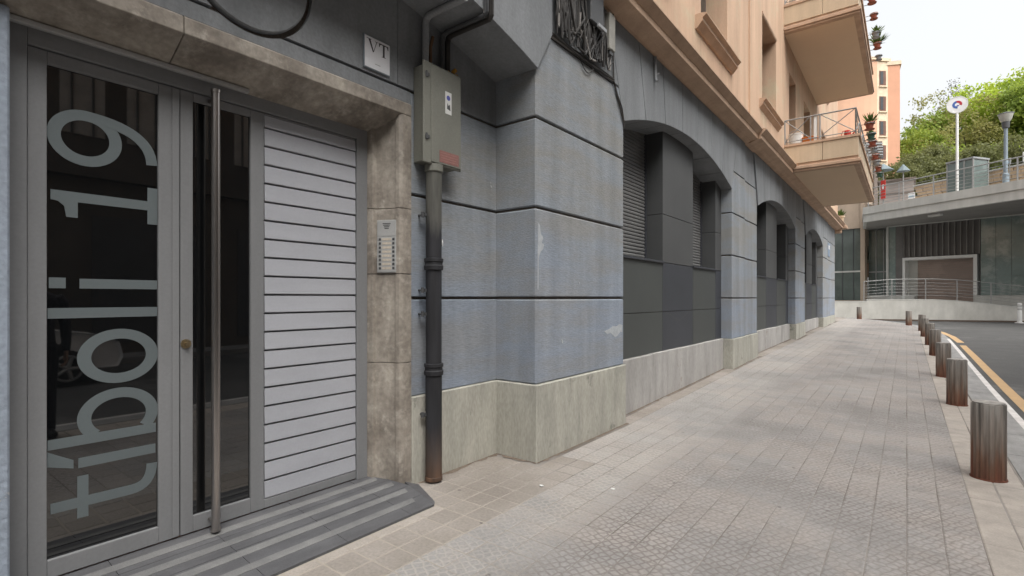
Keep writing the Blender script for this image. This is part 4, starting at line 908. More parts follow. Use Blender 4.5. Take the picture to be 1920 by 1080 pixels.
# ------------------------------------------------------------------ pots on the balconies
def pot(loc, r_, h_, m, label, plant=0, ring_=True, seed=1):
    r_, h_ = r_*.8, h_*.8
    t = thing('flower_pot', label, 'flower pot', loc, 'flower pots along the balconies and cornice', local=True)
    MB().lathe([(r_*.62, 0), (r_*.95, h_*.8), (r_*1.08, h_*.8), (r_*1.08, h_), (r_*.95, h_), (r_*.9, h_*.9), (.002, h_*.9)], (0, 0, 0), 18).build('pot', m, t, smooth=True)
    if ring_:
        k = 18; q = MB(); q.tube([((r_*1.12)*math.cos(2*math.pi*i/k), (r_*1.12)*math.sin(2*math.pi*i/k), h_*.78) for i in range(k+1)], .008, 6); q.build('ring_holder', RAILM, t); MB().tube([(-r_*1.1, 0, h_*.78), (-.26, 0, h_*.78)], .008, 6).build('holder_arm', RAILM, t); MB().tube([(0, r_*.6, -.01), (-.26, 0, -.01)], .008, 6).build('holder_arm', RAILM, t)
        MB().lathe([(.002, -.022), (r_*1.0, -.022), (r_*1.1, -.004), (.002, -.006)], (0, 0, 0), 16).build('saucer', m, t)
    if plant:
        g = random.Random(seed); q = MB()
        for i in range(int(70*plant)):
            a = g.uniform(0, 6.28); el = g.uniform(.2, 1.4); L_ = g.uniform(.08, .26)*plant; b = Vector((g.uniform(-.4, .4)*r_, g.uniform(-.4, .4)*r_, h_*.88)); d = Vector((math.cos(a)*math.cos(el), math.sin(a)*math.cos(el), math.sin(el)))
            s = d.cross(Vector((0, 0, 1))).normalized()*.022; q.add([b, b+d*L_*.6+s, b+d*L_, b+d*L_*.6-s], [(0, 1, 2, 3)])
        q.build('plant', LEAF_P, t)
    return t
pot((-2.35, 27.15, 4.74), .2, .42, CREAMP, 'pale planter with leafy plant on the far corner of the cornice', 1.6, False, 77)
zlo, zhi = 5.30, 8.80
ylo = [14.45, 15.1, 15.8, 16.5, 17.3, 18.1, 19.0, 19.9]
spec = [(TERRA, 'large terracotta pot with yellow green plant on the lower balcony corner', 1.1, .12, .19), (POTG, 'dark green pot next to the corner pot of the lower balcony', .5, .115, .18), (TERRA, 'third hanging pot of the lower balcony from the near corner', 0, .11, .16), (POTW, 'fourth hanging pot of the lower balcony from the near corner', 0, .105, .15),
        (TERRA, 'fifth hanging pot of the lower balcony from the near corner', .3, .105, .15), (POTW, 'sixth hanging pot of the lower balcony from the near corner', .3, .105, .15), (TERRA, 'seventh hanging pot of the lower balcony from the near corner', .6, .105, .16), (POTG, 'last hanging pot at the far end of the lower balcony', .7, .105, .16)]
for i, (y_, (m_, lb, pl_, r_, h_)) in enumerate(zip(ylo, spec)): pot((-.68, y_, zlo-(.05 if i else -.02)), r_, h_, m_, lb, pl_, True, i)
yhi = [14.6, 15.5, 16.4, 17.6, 18.4, 19.3]
spec = [(POTW, 'grey pot nearest the near corner of the upper balcony', .4, .12, .19), (TERRA, 'red pot second along the upper balcony outline', 0, .115, .18), (TERRA, 'red pot third along the upper balcony outline', 0, .105, .16), (POTW, 'pale blue grey pot beside the leafy plant of the upper balcony', 1.0, .11, .17), (TERRA, 'terracotta pot with bushy olive plant on the upper balcony', 1.5, .12, .19), (POTW, 'pale pot at the far end of the upper balcony', 0, .105, .16)]
for i, (y_, (m_, lb, pl_, r_, h_)) in enumerate(zip(yhi, spec)): pot((-.68, y_, zhi-.08), r_, h_, m_, lb, pl_, True, 20+i)
t = thing('bucket', 'white bucket behind the lower balcony railing by the wall', 'bucket', (-2.22, 14.62, 4.87), local=True)
MB().lathe([(.13, 0), (.16, .62), (.168, .63), (.168, .66), (.15, .66), (.14, .3), (.002, .3)], (0, 0, 0), 20).build('body', WHITEM, t, smooth=True)
MB().tube([(.16*math.cos(a), 0, .64+.12*math.sin(a)) for a in [math.pi*i/10 for i in range(11)]], .006, 6).build('handle', RAILM, t)
t = thing('orange_basin', 'orange plastic basin on the lower balcony beside the bucket', 'basin', (-1.93, 14.70, 4.87), local=True)
MB().lathe([(.12, 0), (.17, .50), (.19, .50), (.19, .53), (.16, .53), (.11, .3), (.002, .3)], (0, 0, 0), 20).build('body', ORANGEP, t, smooth=True); MB().lathe([(.18, .515), (.205, .52), (.205, .535), (.18, .54)], (0, 0, 0), 20).build('rim', ORANGEP, t)
t = thing('watering_can', 'red watering can on the lower balcony near its outer corner', 'watering can', (-1.12, 14.62, 5.22), local=True)
MB().lathe([(.06, 0), (.075, .02), (.07, .17), (.03, .2)], (0, 0, 0), 16).build('body', RED, t, smooth=True); MB().tube([(.06, 0, .04), (.14, 0, .14), (.19, 0, .2)], [.018, .014, .01], 8).build('spout', RED, t); MB().tube([(-.06, 0, .05), (-.13, 0, .1), (-.1, 0, .19), (-.02, 0, .2)], .009, 8).build('handle', RED, t)
B(BX-.34, BX-.12, 14.4, 15.0, 4.87, 5.21)

# ------------------------------------------------------------------ station building at the end of the street
stn = thing('station_building', 'concrete and green glass building with brown garage door under the terrace', 'building', (2, 38, 0))
O1 = Vector((-.9, 39.4)); e1 = Vector((.962, -.272)).normalized(); n1_ = Vector((e1.y, -e1.x))
def W1(u, d, z): q = O1+e1*u+n1_*d; return (q.x, q.y, z)
def wbox(u0, u1, d0, d1, z0, z1, name, m, par=stn, bevel=0):
    v = [W1(u0, d0, z0), W1(u1, d0, z0), W1(u1, d1, z0), W1(u0, d1, z0), W1(u0, d0, z1), W1(u1, d0, z1), W1(u1, d1, z1), W1(u0, d1, z1)]
    return MB().add(v, [(0, 3, 2, 1), (4, 5, 6, 7), (0, 1, 5, 4), (1, 2, 6, 5), (2, 3, 7, 6), (3, 0, 4, 7)]).build(name, m, par, bevel=bevel)
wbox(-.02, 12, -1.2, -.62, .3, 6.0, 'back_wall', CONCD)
# base plinth and platform
wbox(-.05, 1.33, -.5, .04, .3, 1.55, 'base', CONC); wbox(4.0, 12, -.5, .04, .3, 1.55, 'base', CONC)
# green glass panels left of the garage frame and at the right
for u0, u1 in ((0, .38), (.385, .75)): wbox(u0, u1-.004, -.05, 0, 1.56, 5.78, 'glass_panel', GREENGL if u0 == 0 else FIN)
us = [4.30+.62*i for i in range(10)]; zsx = [1.56, 2.6, 3.65, 4.7, 5.78]
for u0, u1 in zip(us, us[1:]):
    for z0, z1 in zip(zsx, zsx[1:]): wbox(u0+.006, u1-.006, -.05, 0, z0+.006, z1-.006, 'glass_panel', GREENGL)
# vertical louvres over the garage
wbox(.75, 4.28, -.62, -.10, 3.86, 5.78, 'louvre_back', FIN)
k = 14
for i in range(k):
    u = .80+3.45*i/(k-1); wbox(u-.02, u+.02, -.10, .02, 3.86, 5.78, 'louvre_fin', mat('louvre_edge', (.24, .225, .21), rough=.6) if 'louvre_edge' not in MATS else MATS['louvre_edge'])
# garage frame and door
wbox(.74, .86, -.62, .06, 1.2, 3.84, 'garage_frame', WHITEM); wbox(4.0, 4.16, -.62, .06, 1.55, 3.84, 'garage_frame', WHITEM); wbox(.86, 4.0, -.62, .06, 3.68, 3.84, 'garage_frame', WHITEM)
wbox(.86, 1.33, -.60, -.55, .5, 3.68, 'side_panel', CONC)
gd = part_empty('garage_door', stn)
for i in range(20): wbox(1.33, 4.0, -.60, -.55+.012*(i % 2), 1.1+.13*i, 1.1+.13*(i+1)-.012, 'door_slat', GARAGE, gd)
# ceiling edge trim
wbox(-.05, 12, -.02, .10, 5.78, 5.835, 'ceiling_trim', CONC)
# corner glazing to the left
wbox(-4.2, -.02, -.9, -.35, .3, 1.25, 'base', BEIGE)
for i, (u0, u1) in enumerate(((-3.4, -2.7), (-2.7, -2.05), (-2.05, -1.56))):
    for z0, z1 in ((1.25, 3.10), (3.20, 5.95)): wbox(u0+.02, u1-.02, -.42, -.38, z0, z1, 'corner_pane', DARKGL)
    wbox(u1-.02, u1+.02, -.44, -.35, 1.25, 5.95, 'mullion', DGREY)
wbox(-3.6, -1.56, -.46, -.33, 3.10, 3.20, 'transom', CONC)
for i, (u0, u1) in enumerate(((-1.3, -.86), (-.86, -.44), (-.44, -.05))):
    for z0, z1 in ((1.6, 3.05), (3.12, 5.75)): wbox(u0+.02, u1-.02, -.72, -.68, z0, z1, 'corner_pane', DARKGL)
    wbox(u1-.025, u1+.02, -.74, -.64, 1.3, 5.8, 'mullion', RAILM)
wbox(-1.3, -.02, -.74, -.64, 3.04, 3.12, 'transom', RAILM)
wbox(-1.3, -.02, -.8, -.5, 1.0, 1.6, 'base', CONC)
wbox(-1.56, -1.30, -.5, -.1, .3, 8.2, 'column', BEIGE, bevel=.01)
wbox(-4.2, -1.56, -.6, -.2, 5.95, 7.7, 'upper_band', BEIGE)
wbox(-8, -1.5, -9, -.62, 5.5, 7.6, 'upper_block', BEIGE)
wbox(-.10, .02, -.3, .06, 1.5, 5.8, 'corner_post', CONC)
# terrace slab with splayed front edge
Pq = Vector((-2.0, 36.3)); e2 = Vector((.8196, -.573)).normalized(); n2_ = Vector((e2.y, -e2.x))
def W2(u, d, z): q = Pq+e2*u+n2_*d; return (q.x, q.y, z)
def poly_slab(z0, z1, d, name, m, back=26.0):
    a = W2(0, d, 0); b = W2(16, d, 0); 
    return MB().prism([(a[0], a[1]), (b[0], b[1]), (b[0]+6, b[1]+30), (a[0]-1.6, a[1]+back), (a[0]-.2, a[1]+3.2)], 'Z', z0, z1).build(name, m, stn)
poly_slab(5.84, 6.28, 0, 'slab_lower_band', CONC); poly_slab(6.282, 6.70, .05, 'slab_upper_band', CONC)
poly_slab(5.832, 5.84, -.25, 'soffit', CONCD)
# ceiling lamp
t = thing('ceiling_lamp', 'white rectangular ceiling lamp under the terrace slab', 'lamp', W2(3.2, -1.0, 5.75))
def wbox2(u0, u1, d0, d1, z0, z1, name, m, par, bevel=0):
    v = [W2(u0, d0, z0), W2(u1, d0, z0), W2(u1, d1, z0), W2(u0, d1, z0), W2(u0, d0, z1), W2(u1, d0, z1), W2(u1, d1, z1), W2(u0, d1, z1)]
    return MB().add(v, [(0, 3, 2, 1), (4, 5, 6, 7), (0, 1, 5, 4), (1, 2, 6, 5), (2, 3, 7, 6), (3, 0, 4, 7)]).build(name, m, par, bevel=bevel)
wbox2(3.0, 3.62, -.95, -.75, 5.72, 5.83, 'housing', WHITEM, t, .01); wbox2(3.03, 3.59, -.93, -.77, 5.705, 5.72, 'diffuser', LAMPG, t)
# terrace railing
tr_ = thing('terrace_railing', 'steel railing with horizontal bars along the terrace edge', 'railing', W2(4, -.1, 6.7))
for h in (.15, .32, .49, .66, .83): MB().tube([W2(.15, -.12, 6.7+h), W2(15, -.12, 6.7+h)], .014, 6).build('bar', RAILM, tr_)
MB().tube([W2(.15, -.12, 7.76), W2(15, -.12, 7.76)], .03, 8).build('hand_rail', RAILM, tr_)
for i in range(9):
    q = W2(.2+1.75*i, -.12, 6.7); MB().box(q[0]-.03, q[0]+.03, q[1]-.03, q[1]+.03, 6.7, 7.76).build('post', RAILM, tr_)

# low white ramp wall with railing
O3 = Vector((-3.05, 33.0)); e3 = Vector((.965, .262)).normalized(); n3_ = Vector((e3.y, -e3.x))
def W3(u, d, z): q = O3+e3*u+n3_*d; return (q.x, q.y, z)
rw = thing('ramp_wall', 'low white rendered wall rising beside the ramp at the street end', 'wall', W3(4, 0, .2))
TOPK = [(-3, 1.23), (1.4, 1.23), (1.401, 1.33), (4.3, 1.33), (5.4, 1.26), (6.65, 1.10), (7.9, .91), (11, .5), (14, .35)]
uu_ = [-3, 0, 1.4, 1.401, 3, 4.3, 5.4, 6.0, 6.65, 7.9, 9, 11, 14]
v = []
for u in uu_: v.append([W3(u, 0, .05), W3(u, 0, itp(TOPK, u)), W3(u, -.25, itp(TOPK, u)), W3(u, -.25, .05)])
MB().loft(v).build('wall', CONCW, rw)
v = []
for u in uu_: v.append([W3(u, .012, itp(TOPK, u)-.03), W3(u, .012, itp(TOPK, u)+.012), W3(u, -.262, itp(TOPK, u)+.012), W3(u, -.262, itp(TOPK, u)-.03)])
MB().loft(v).build('coping', CONC, rw)
v = []
for u in uu_: v.append([W3(u, .03, .05), W3(u, .03, rz(33)+.07), W3(u, 0, rz(33)+.08), W3(u, 0, .05)])
MB().loft(v).build('stained_foot', mat('wall_foot', (.12, .09, .07), (.08, .06, .05), rough=.9), rw)
rl = thing('ramp_railing', 'thin steel railing in front of the garage door', 'railing', W3(4, -.12, 1.2))
for k, h in enumerate((1.06, .86, .70, .54, .38, .22)):
    MB().tube([W3(u, -.12, itp(TOPK, u)+h) for u in (1.3, 2.5, 4.3, 5.4, 6.65, 7.9, 11)], .022 if k == 0 else .010, 6).build('bar', RAILM, rl)
for u in (1.3, 2.55, 4.0, 5.3, 6.65, 8.2, 9.6): 
    q = W3(u, -.12, 0); zt = itp(TOPK, u); MB().box(q[0]-.022, q[0]+.022, q[1]-.022, q[1]+.022, zt, zt+1.06).build('post', RAILM, rl)
platf = tag(MB().prism([W3(-3, -.25, 0)[:2], W3(14, -.25, 0)[:2], (14, 45), (-6, 45)], 'Z', .05, 1.0).build('ramp_platform', CONC), 'concrete ramp behind the low white wall', 'ramp', kind='structure')

# things on the terrace
sp_ = thing('station_sign', 'round white sign with red and blue curl on a tall white pole', 'sign', W2(4.55, -.5, 6.7))
q = W2(4.55, -.5, 0)
MB().lathe([(.09, 6.70), (.09, 6.74), (.06, 6.76), (.055, 10.75)], (q[0], q[1], 0), 14).build('pole', WHITEM, sp_, smooth=True)
vd = Vector((-q[0], -q[1]-0, 0)).normalized(); vs_ = Vector((-vd.y, vd.x, 0)); ctr = Vector((q[0], q[1], 11.13))
def disc(r0, r1, a0, a1, d0, d1, cz=0, cu=0, n=30):
    m = MB(); rings = []
    full = a1-a0 >= 360; k = n if full else n+1
    def P(r, t, d): return ctr+vs_*(cu+r*math.cos(t))+Vector((0, 0, cz+r*math.sin(t)))+vd*d
    T = [R(a0+(a1-a0)*i/n) for i in range(k)]
    vs2 = [P(r1, t, d0) for t in T]+[P(r1, t, d1) for t in T]+[P(r0, t, d0) for t in T]+[P(r0, t, d1) for t in T]; fs = []
    for i in range(k if full else k-1):
        j = (i+1) % k; fs += [(i, j, k+j, k+i), (k+i, k+j, 3*k+j, 3*k+i), (2*k+i, 3*k+i, 3*k+j, 2*k+j), (i, 2*k+i, 2*k+j, j)]
    return m.add(vs2, fs)
disc(.001, .40, 0, 360, -.05, .05).build('disc', SIGNW, sp_); disc(.39, .415, 0, 360, -.06, .06).build('rim', WHITEM, sp_)
disc(.09, .19, -20, 100, .05, .056).build('red_curl', SIGNR, sp_); disc(.09, .19, 100, 275, .05, .056).build('blue_curl', SIGNB, sp_); disc(.0, .07, 215, 330, .05, .056, -.02, .02, 10).build('pale_curl', BLUEI, sp_)
sl = thing('street_lamp', 'blue grey street lamp with flared glass lantern on the terrace', 'street lamp', W2(6.5, -.6, 6.7))
q = W2(6.5, -.6, 0)
MB().lathe([(.12, 6.7), (.12, 7.2), (.075, 7.25), (.07, 9.35)], (q[0], q[1], 0), 14).build('pole', BLUEM, sl, smooth=True)
MB().lathe([(.075, 9.33), (.13, 9.36), (.15, 9.62), (.10, 9.66)], (q[0], q[1], 0), 16).build('collar', DGREY, sl, smooth=True)
MB().lathe([(.14, 9.64), (.20, 9.72), (.27, 9.98), (.25, 10.01)], (q[0], q[1], 0), 20).build('lantern', LAMPG, sl, smooth=True)
MB().lathe([(.285, 9.99), (.30, 10.02), (.18, 10.06), (.01, 10.08)], (q[0], q[1], 0), 20).build('lantern_roof', POTW, sl, smooth=True)
# glass lift shaft
lf = thing('glass_lift', 'small glass lift kiosk behind the terrace railing', 'kiosk', W2(4.4, -1.6, 6.7))
a0, a1, d0, d1 = 3.85, 5.0, -2.0, -.9
for (u, d) in ((a0, d0), (a1, d0), (a0, d1), (a1, d1), ((a0+a1)/2+.2, d1)): wbox2(u-.03, u+.03, d-.03, d+.03, 6.7, 8.36, 'post', RAILM, lf)
wbox2(a0+.03, a1-.03, d1-.01, d1+.01, 6.75, 8.30, 'pane', CLEARGL, lf); wbox2(a1-.01, a1+.01, d0+.03, d1-.03, 6.75, 8.30, 'pane', CLEARGL, lf); wbox2(a0-.01, a0+.01, d0+.03, d1-.03, 6.75, 8.30, 'pane', CLEARGL, lf)
wbox2(a0-.05, a1+.05, d0-.05, d1+.05, 8.36, 8.44, 'roof', POTW, lf)
# stone parapet, notice, shelter, parasols, red banner
lw = thing('stone_wall', 'low ochre stone wall behind the terrace railing', 'wall', W2(4, -2.6, 6.7))
rs = random.Random(11)
for row in range(6):
    u = 1.2-.08*(row % 3)
    while u < 14:
        l_ = rs.uniform(.3, .6); wbox2(u, u+l_-.015, -2.9, -2.6+rs.uniform(-.03, .02), 6.7+row*.2, 6.7+row*.2+.19, 'stone', STONE, lw, .015); u += l_
wbox2(1.0, 14.2, -2.95, -2.55, 7.90, 7.95, 'coping', CONC, lw)
sh = thing('brown_kiosk', 'grey brown kiosk standing on the terrace left of the stone wall', 'kiosk', (-.5, 40, 6.7))
B(-1.35, .35, 39.0, 42.0, 6.7, 8.55).build('body', mat('kiosk_grey', (.30, .26, .24), (.25, .22, .2), rough=.8), sh); B(-1.45, .45, 38.9, 42.1, 8.55, 8.66).build('roof', BROWNM, sh); B(-1.35, .35, 38.97, 39.0, 7.75, 7.82).build('band', BROWNM, sh)
aw = thing('red_awning', 'dark red awning stretched behind the railing', 'awning', W2(4, -6, 6.7))
MB().add([W2(3.1, -5.0, 7.55), W2(7.5, -5.0, 7.85), W2(7.5, -6.6, 8.3), W2(3.1, -6.6, 8.0), W2(3.1, -5.0, 7.5), W2(7.5, -5.0, 7.8), W2(7.5, -6.6, 8.25), W2(3.1, -6.6, 7.95)], [(0, 1, 2, 3), (4, 7, 6, 5), (0, 4, 5, 1), (1, 5, 6, 2), (2, 6, 7, 3), (3, 7, 4, 0)]).build('canvas', mat('dark_red_canvas', (.10, .02, .02), (.05, .018, .016), rough=.9), aw)
for u in (3.2, 7.4): wbox2(u-.03, u+.03, -5.05, -4.99, 6.7, 7.7, 'post', DGREY, aw)
for i, (u, d, z0, z1, w_, m_, lb) in enumerate(((1.85, -1.2, 6.95, 7.28, .36, SIGNW, 'small white notice board low behind the terrace railing'), (6.55, -2.3, 7.95, 8.45, .62, SIGNW, 'white information panel beside the street lamp'), (5.6, -2.3, 7.98, 8.3, .34, POTW, 'pale grey box sign left of the street lamp'))):
    t = thing('notice_board', lb, 'sign', W2(u, d, 6.7)); wbox2(u-w_/2, u+w_/2, d-.03, d, z0, z1, 'panel', m_, t, .006); wbox2(u-w_/2+.05, u+w_/2-.05, d, d+.004, z0+.08, (z0+z1)/2, 'print', mat('notice_print', (.35, .5, .62), rough=.5) if 'notice_print' not in MATS else MATS['notice_print'], t)
    for s in (-1, 1): wbox2(u+s*w_*.35-.02, u+s*w_*.35+.02, d-.02, d, 6.7, z0, 'leg', RAILM, t)
for i, (u, d, zt, r_, lb) in enumerate(((-1.1, 37.6, 9.4, .52, 'blue grey parasol behind the balcony pots'), (-.16, 38.5, 9.4, .34, 'smaller blue grey parasol right of the other one'))):
    t = thing('parasol', lb, 'parasol', (u, d, 6.7)); q = (u, d, 0)
    MB().lathe([(.03, 6.7), (.03, zt-.05)], (q[0], q[1], 0), 10).build('pole', RAILM, t); MB().lathe([(r_, zt-.42), (r_*.96, zt-.40), (.02, zt)], (q[0], q[1], 0), 8).build('canopy', PARA, t)
    MB().lathe([(.25, 6.7), (.25, 6.76), (.05, 6.8)], (q[0], q[1], 0), 14).build('base', CONC, t)
t = thing('red_banner', 'narrow red banner with white mark on the terrace corner', 'banner', W2(.48, -.9, 6.7))
wbox2(.35, .61, -.93, -.90, 7.15, 8.25, 'cloth', RED, t); wbox2(.42, .54, -.90, -.897, 7.75, 8.0, 'mark', SIGNW, t); wbox2(.46, .50, -.97, -.93, 6.7, 8.35, 'pole', RAILM, t)
# pergola house between balcony and tower
pg = thing('pergola_house', 'brown grey flat roofed pavilion between the balcony pots and the tower', 'building', (-3.2, 50, 6.6))
k_ = 46/ 960
MB().prism([(-7.5, 54.5), (-2.1, 57.5), (-3.4, 62), (-9, 59)], 'Z', 6.0, 14.2).build('wall', BEIGE, pg)
MB().prism([(-7.9, 53.6), (-1.75, 57.1), (-3.1, 62.6), (-9.4, 59.4)], 'Z', 14.2, 15.6).build('roof', BROWNM, pg)
for i in range(5): MB().prism([(-7.95, 53.5), (-1.70, 57.05), (-1.70, 57.15), (-7.95, 53.6)], 'Z', 14.32+.25*i, 14.42+.25*i).build('roof_slat', POTW, pg)
MB().prism([(-2.35, 57.15), (-2.08, 57.3), (-2.15, 57.5), (-2.42, 57.35)], 'Z', 6.0, 14.2).build('column', BROWNM, pg)

# orange tower
tw = thing('orange_tower', 'tall orange apartment tower with cream window bays and rounded corner', 'building', (-6, 80, 0))
def cyl_wall(pts, z0, z1, name, m, dz=0):
    pass
import math as _m
TC = Vector((-7.1, 80.7)); TR = 7.0
def TP_(a, r, z): return (TC.x+r*math.cos(R(a)), TC.y+r*math.sin(R(a)), z)
def sector(a0, a1, r0, r1, z0, z1, name, m, n=10):
    A = [a0+(a1-a0)*i/n for i in range(n+1)]
    poly = [TP_(a, r1, 0)[:2] for a in A]+[TP_(a, r0, 0)[:2] for a in A[::-1]]
    return MB().prism(poly, 'Z', z0, z1).build(name, m, tw)
sector(200, 308, 3, TR, 4, 29.9, 'wall', ORANGE, 18)
sector(198, 309, 3, TR+.18, 29.9, 30.25, 'parapet', TCREAM, 18)
sector(308, 322, 3, TR, 4, 29.75, 'wall', TCREAM, 5); sector(309, 322, 3, TR+.15, 29.75, 30.1, 'parapet', TCREAM, 5)
wa = [28.6, 25.55, 22.6, 19.7, 16.8, 13.9, 11.0, 8.1]
for i, zt in enumerate(wa):
    sector(310, 317, TR-.15, TR+.03, zt-1.75, zt, 'window', mat('tower_window', (.16, .075, .05), rough=.4) if 'tower_window' not in MATS else MATS['tower_window'], 3)
    sector(311, 314, TR+.03, TR+.05, zt-1.6, zt-.1, 'pane', GLASSD, 2)
    sector(309.5, 318, TR-.05, TR+.14, zt-1.95, zt-1.8, 'sill', TCREAM, 3)
    sector(240, 256, TR-.1, TR+.04, zt-1.9, zt+1.2, 'bay_panel', TCREAM, 3)
    sector(243, 247.5, TR+.04, TR+.07, zt-1.8, zt, 'window', GLASSD, 2); sector(248.5, 253, TR+.04, TR+.07, zt-1.8, zt, 'window', GLASSD, 2)
pe = Vector(TP_(322, TR, 0)[:2])
MB().prism([(pe.x-.3, pe.y-.3), (pe.x+.95, pe.y+.3), (pe.x+.4, pe.y+7), (pe.x-1.5, pe.y+7)], 'Z', 4, 29.3).build('pier', ORANGE2, tw)
MB().prism([(pe.x-.35, pe.y-.42), (pe.x+1.1, pe.y+.25), (pe.x+.5, pe.y+7.1), (pe.x-1.6, pe.y+7.1)], 'Z', 29.3, 29.75).build('pier_cap', TCREAM, tw)

# hillside and trees
mb = MB(); xs = [-60+6*i for i in range(26)]; ys = [52+7*i for i in range(16)]
def hz(x, y): return 5.5+max(0, (y-58))*.26+max(0, x)*.10+1.2*math.sin(x*.13)+.9*math.sin(y*.21+x*.1)
v = [(x, y, hz(x, y)) for y in ys for x in xs]
mb.add(v, [(j*26+i, j*26+i+1, (j+1)*26+i+1, (j+1)*26+i) for j in range(15) for i in range(25)])
tag(mb.build('hillside', HILL, loc=(0, 0, 0)), 'dark wooded hillside behind the terrace', 'hill', kind='structure')
def tree_mesh(seed, m, rx, rz_, n_cl, per, leaf, dens=1):
    g = np.random.RandomState(seed); vs, fs = [], []
    cl = []
    lob = [(g.uniform(-.55, .55)*rx, g.uniform(-.55, .55)*rx, g.uniform(.15, .85)*2*rz_, g.uniform(.35, .6)) for _ in range(9)]
    while len(cl) < n_cl:
        L_ = lob[g.randint(len(lob))]; d = g.normal(size=3); d /= np.linalg.norm(d); r = g.uniform(.55, 1.0)**.5
        p = np.array([L_[0], L_[1], L_[2]])+d*r*np.array([rx, rx, rz_*1.1])*L_[3]
        if p[2] > .05*rz_: cl.append(p)
    for p in cl:
        s = g.uniform(.28, .6)
        q = p+g.normal(size=(per, 3))*s*np.array([1, 1, .7])
        for c0 in q:
            a = g.normal(size=3); a /= np.linalg.norm(a); b = np.cross(a, g.normal(size=3)); b /= np.linalg.norm(b); L_ = leaf*g.uniform(.6, 1.3)
            o = len(vs); vs += [tuple(c0-a*L_), tuple(c0+b*L_*.6), tuple(c0+a*L_), tuple(c0-b*L_*.6)]; fs.append((o, o+1, o+2, o+3))
    return vs, fs, lob
TREES = {}
def tree_proto(kind, seed, m, rx, rz_, n_cl, per, leaf):
    vs, fs, lob = tree_mesh(seed, m, rx, rz_, n_cl, per, leaf); TREES[kind] = (vs, fs, lob, m, rx, rz_)
tree_proto('bright', 1, LEAF_B, 4.2, 4.2, 420, 30, .19); tree_proto('mid', 2, LEAF_M, 4.0, 4.2, 420, 30, .19); tree_proto('olive', 3, LEAF_O, 3.8, 4.4, 240, 24, .17)
tree_proto('dark', 4, LEAF_D, 3.8, 3.4, 360, 30, .19); tree_proto('bare', 5, LEAF_G, 3.2, 4.6, 150, 18, .13)
CACHE = {}
def tree(kind, x, y, ztop, s, label, th_=None):
    vs, fs, lob, m, rx, rz_ = TREES[kind]
    zb = ztop-2.25*rz_*s
    zg = hz(x, y)
    t = thing('tree', label, 'tree', (x, y, zg-.2), 'trees on the hillside', local=True)
    if kind not in CACHE:
        me = bpy.data.meshes.new('crown'); me.from_pydata(vs, [], fs); me.materials.append(m); CACHE[kind] = me
    o = bpy.data.objects.new('crown', CACHE[kind]); C.objects.link(o); o.parent = t; o.location = (0, 0, zb-zg+.2); o.scale = (s, s, s); o.rotation_euler = (0, 0, rng.uniform(0, 6.28))
    h = zb-zg+.2+rz_*s*.8; q = MB(); q.tube([(0, 0, 0), (.1, .05, h*.4), (-.05, .1, h*.75), (.1, 0, h)], [.28*s, .22*s, .17*s, .08*s], 9)
    for i in range(6):
        a = i*1.05+.3; z0 = max(.3, h*(.45+.08*i)); L_ = rx*s*.7; q.tube([(0, 0, z0), (math.cos(a)*L_*.5, math.sin(a)*L_*.5, z0+L_*.35), (math.cos(a)*L_, math.sin(a)*L_, z0+L_*.75)], [.11*s, .07*s, .025*s], 6)
    q.build('trunk', BARK, t, smooth=True)
def at(px, k): 
    tt = (px-960)/960; return ((c_*tt-s_)*k, (s_*tt+c_)*k)
TL = [('mid', 1712, 66, 218, .9, 'green tree nearest the right edge of the orange tower'), ('mid', 1745, 72, 190, 1.05, 'mid green tree left of the station sign pole'), ('olive', 1772, 70, 178, 1.05, 'brownish olive tree just left of the round sign'),
      ('bare', 1790, 80, 140, 1.1, 'grey twiggy tree rising behind the round sign'), ('olive', 1815, 66, 178, 1.0, 'brownish olive tree just right of the round sign'), ('bright', 1848, 70, 128, 1.15, 'bright yellow green tree left of the street lamp'), ('bright', 1895, 74, 92, 1.25, 'bright yellow green tree behind the street lamp, tallest of the slope'),
      ('mid', 1935, 64, 118, 1.1, 'mid green tree cut by the right edge of the picture'), ('bright', 1872, 60, 235, .85, 'low bright green tree beside the street lamp post'), ('dark', 1725, 58, 275, .8, 'dark low tree beside the foot of the tower'), ('mid', 1765, 60, 250, .8, 'green tree below the olive tree left of the sign pole'),
      ('dark', 1755, 54, 290, .75, 'dark bushy tree left of the sign pole above the railing'), ('dark', 1805, 56, 275, .8, 'dark bushy tree directly behind the glass lift'), ('mid', 1840, 58, 262, .75, 'mid green bushy tree right of the glass lift'), ('dark', 1905, 56, 262, .8, 'dark bushy tree right of the street lamp post'), ('olive', 1735, 64, 245, .8, 'small olive tree between tower and sign pole'), ('dark', 1700, 54, 300, .7, 'dark bush beside the parasols')]
for kd, px, k, py, s, lb in TL:
    x, y = at(px, k); tree(kd, x, y, 1.4+(559-py)*k/960, s, lb)

# ------------------------------------------------------------------ across the street (seen in the door glass)
op = thing('opposite_building', 'dark stone building across the street mirrored in the door glass', 'building', (9.5, 4, 0))
B(9.2, 18, -40, 15, -.2, 14.5).build('wall', OPP, op); B(9.05, 9.2, -40, 15, 4.3, 4.6).build('string_course', OPP, op); B(8.95, 9.2, -40, 15, 14.5, 14.9).build('cornice', OPP, op)
for i in range(18):
    y_ = -10+1.3*i
    w_ = B(9.17, 9.21, y_, y_+.85, 5.3, 7.2).build('window', OPPW, op); 
    for k in range(2): B(9.12, 9.16, y_+.2+.4*k, y_+.24+.4*k, 5.3, 7.2).build('bar', DGREY, w_)
for i in range(7):
    y_ = -10+3.4*i; B(9.17, 9.215, y_, y_+2.3, .3, 3.4).build('shop_shutter', DGREY, op)
tag(B(8.0, 9.2, -14, 15, -.15, .02).build('opposite_pavement', KERB), 'narrow pavement across the street', 'pavement', kind='structure')
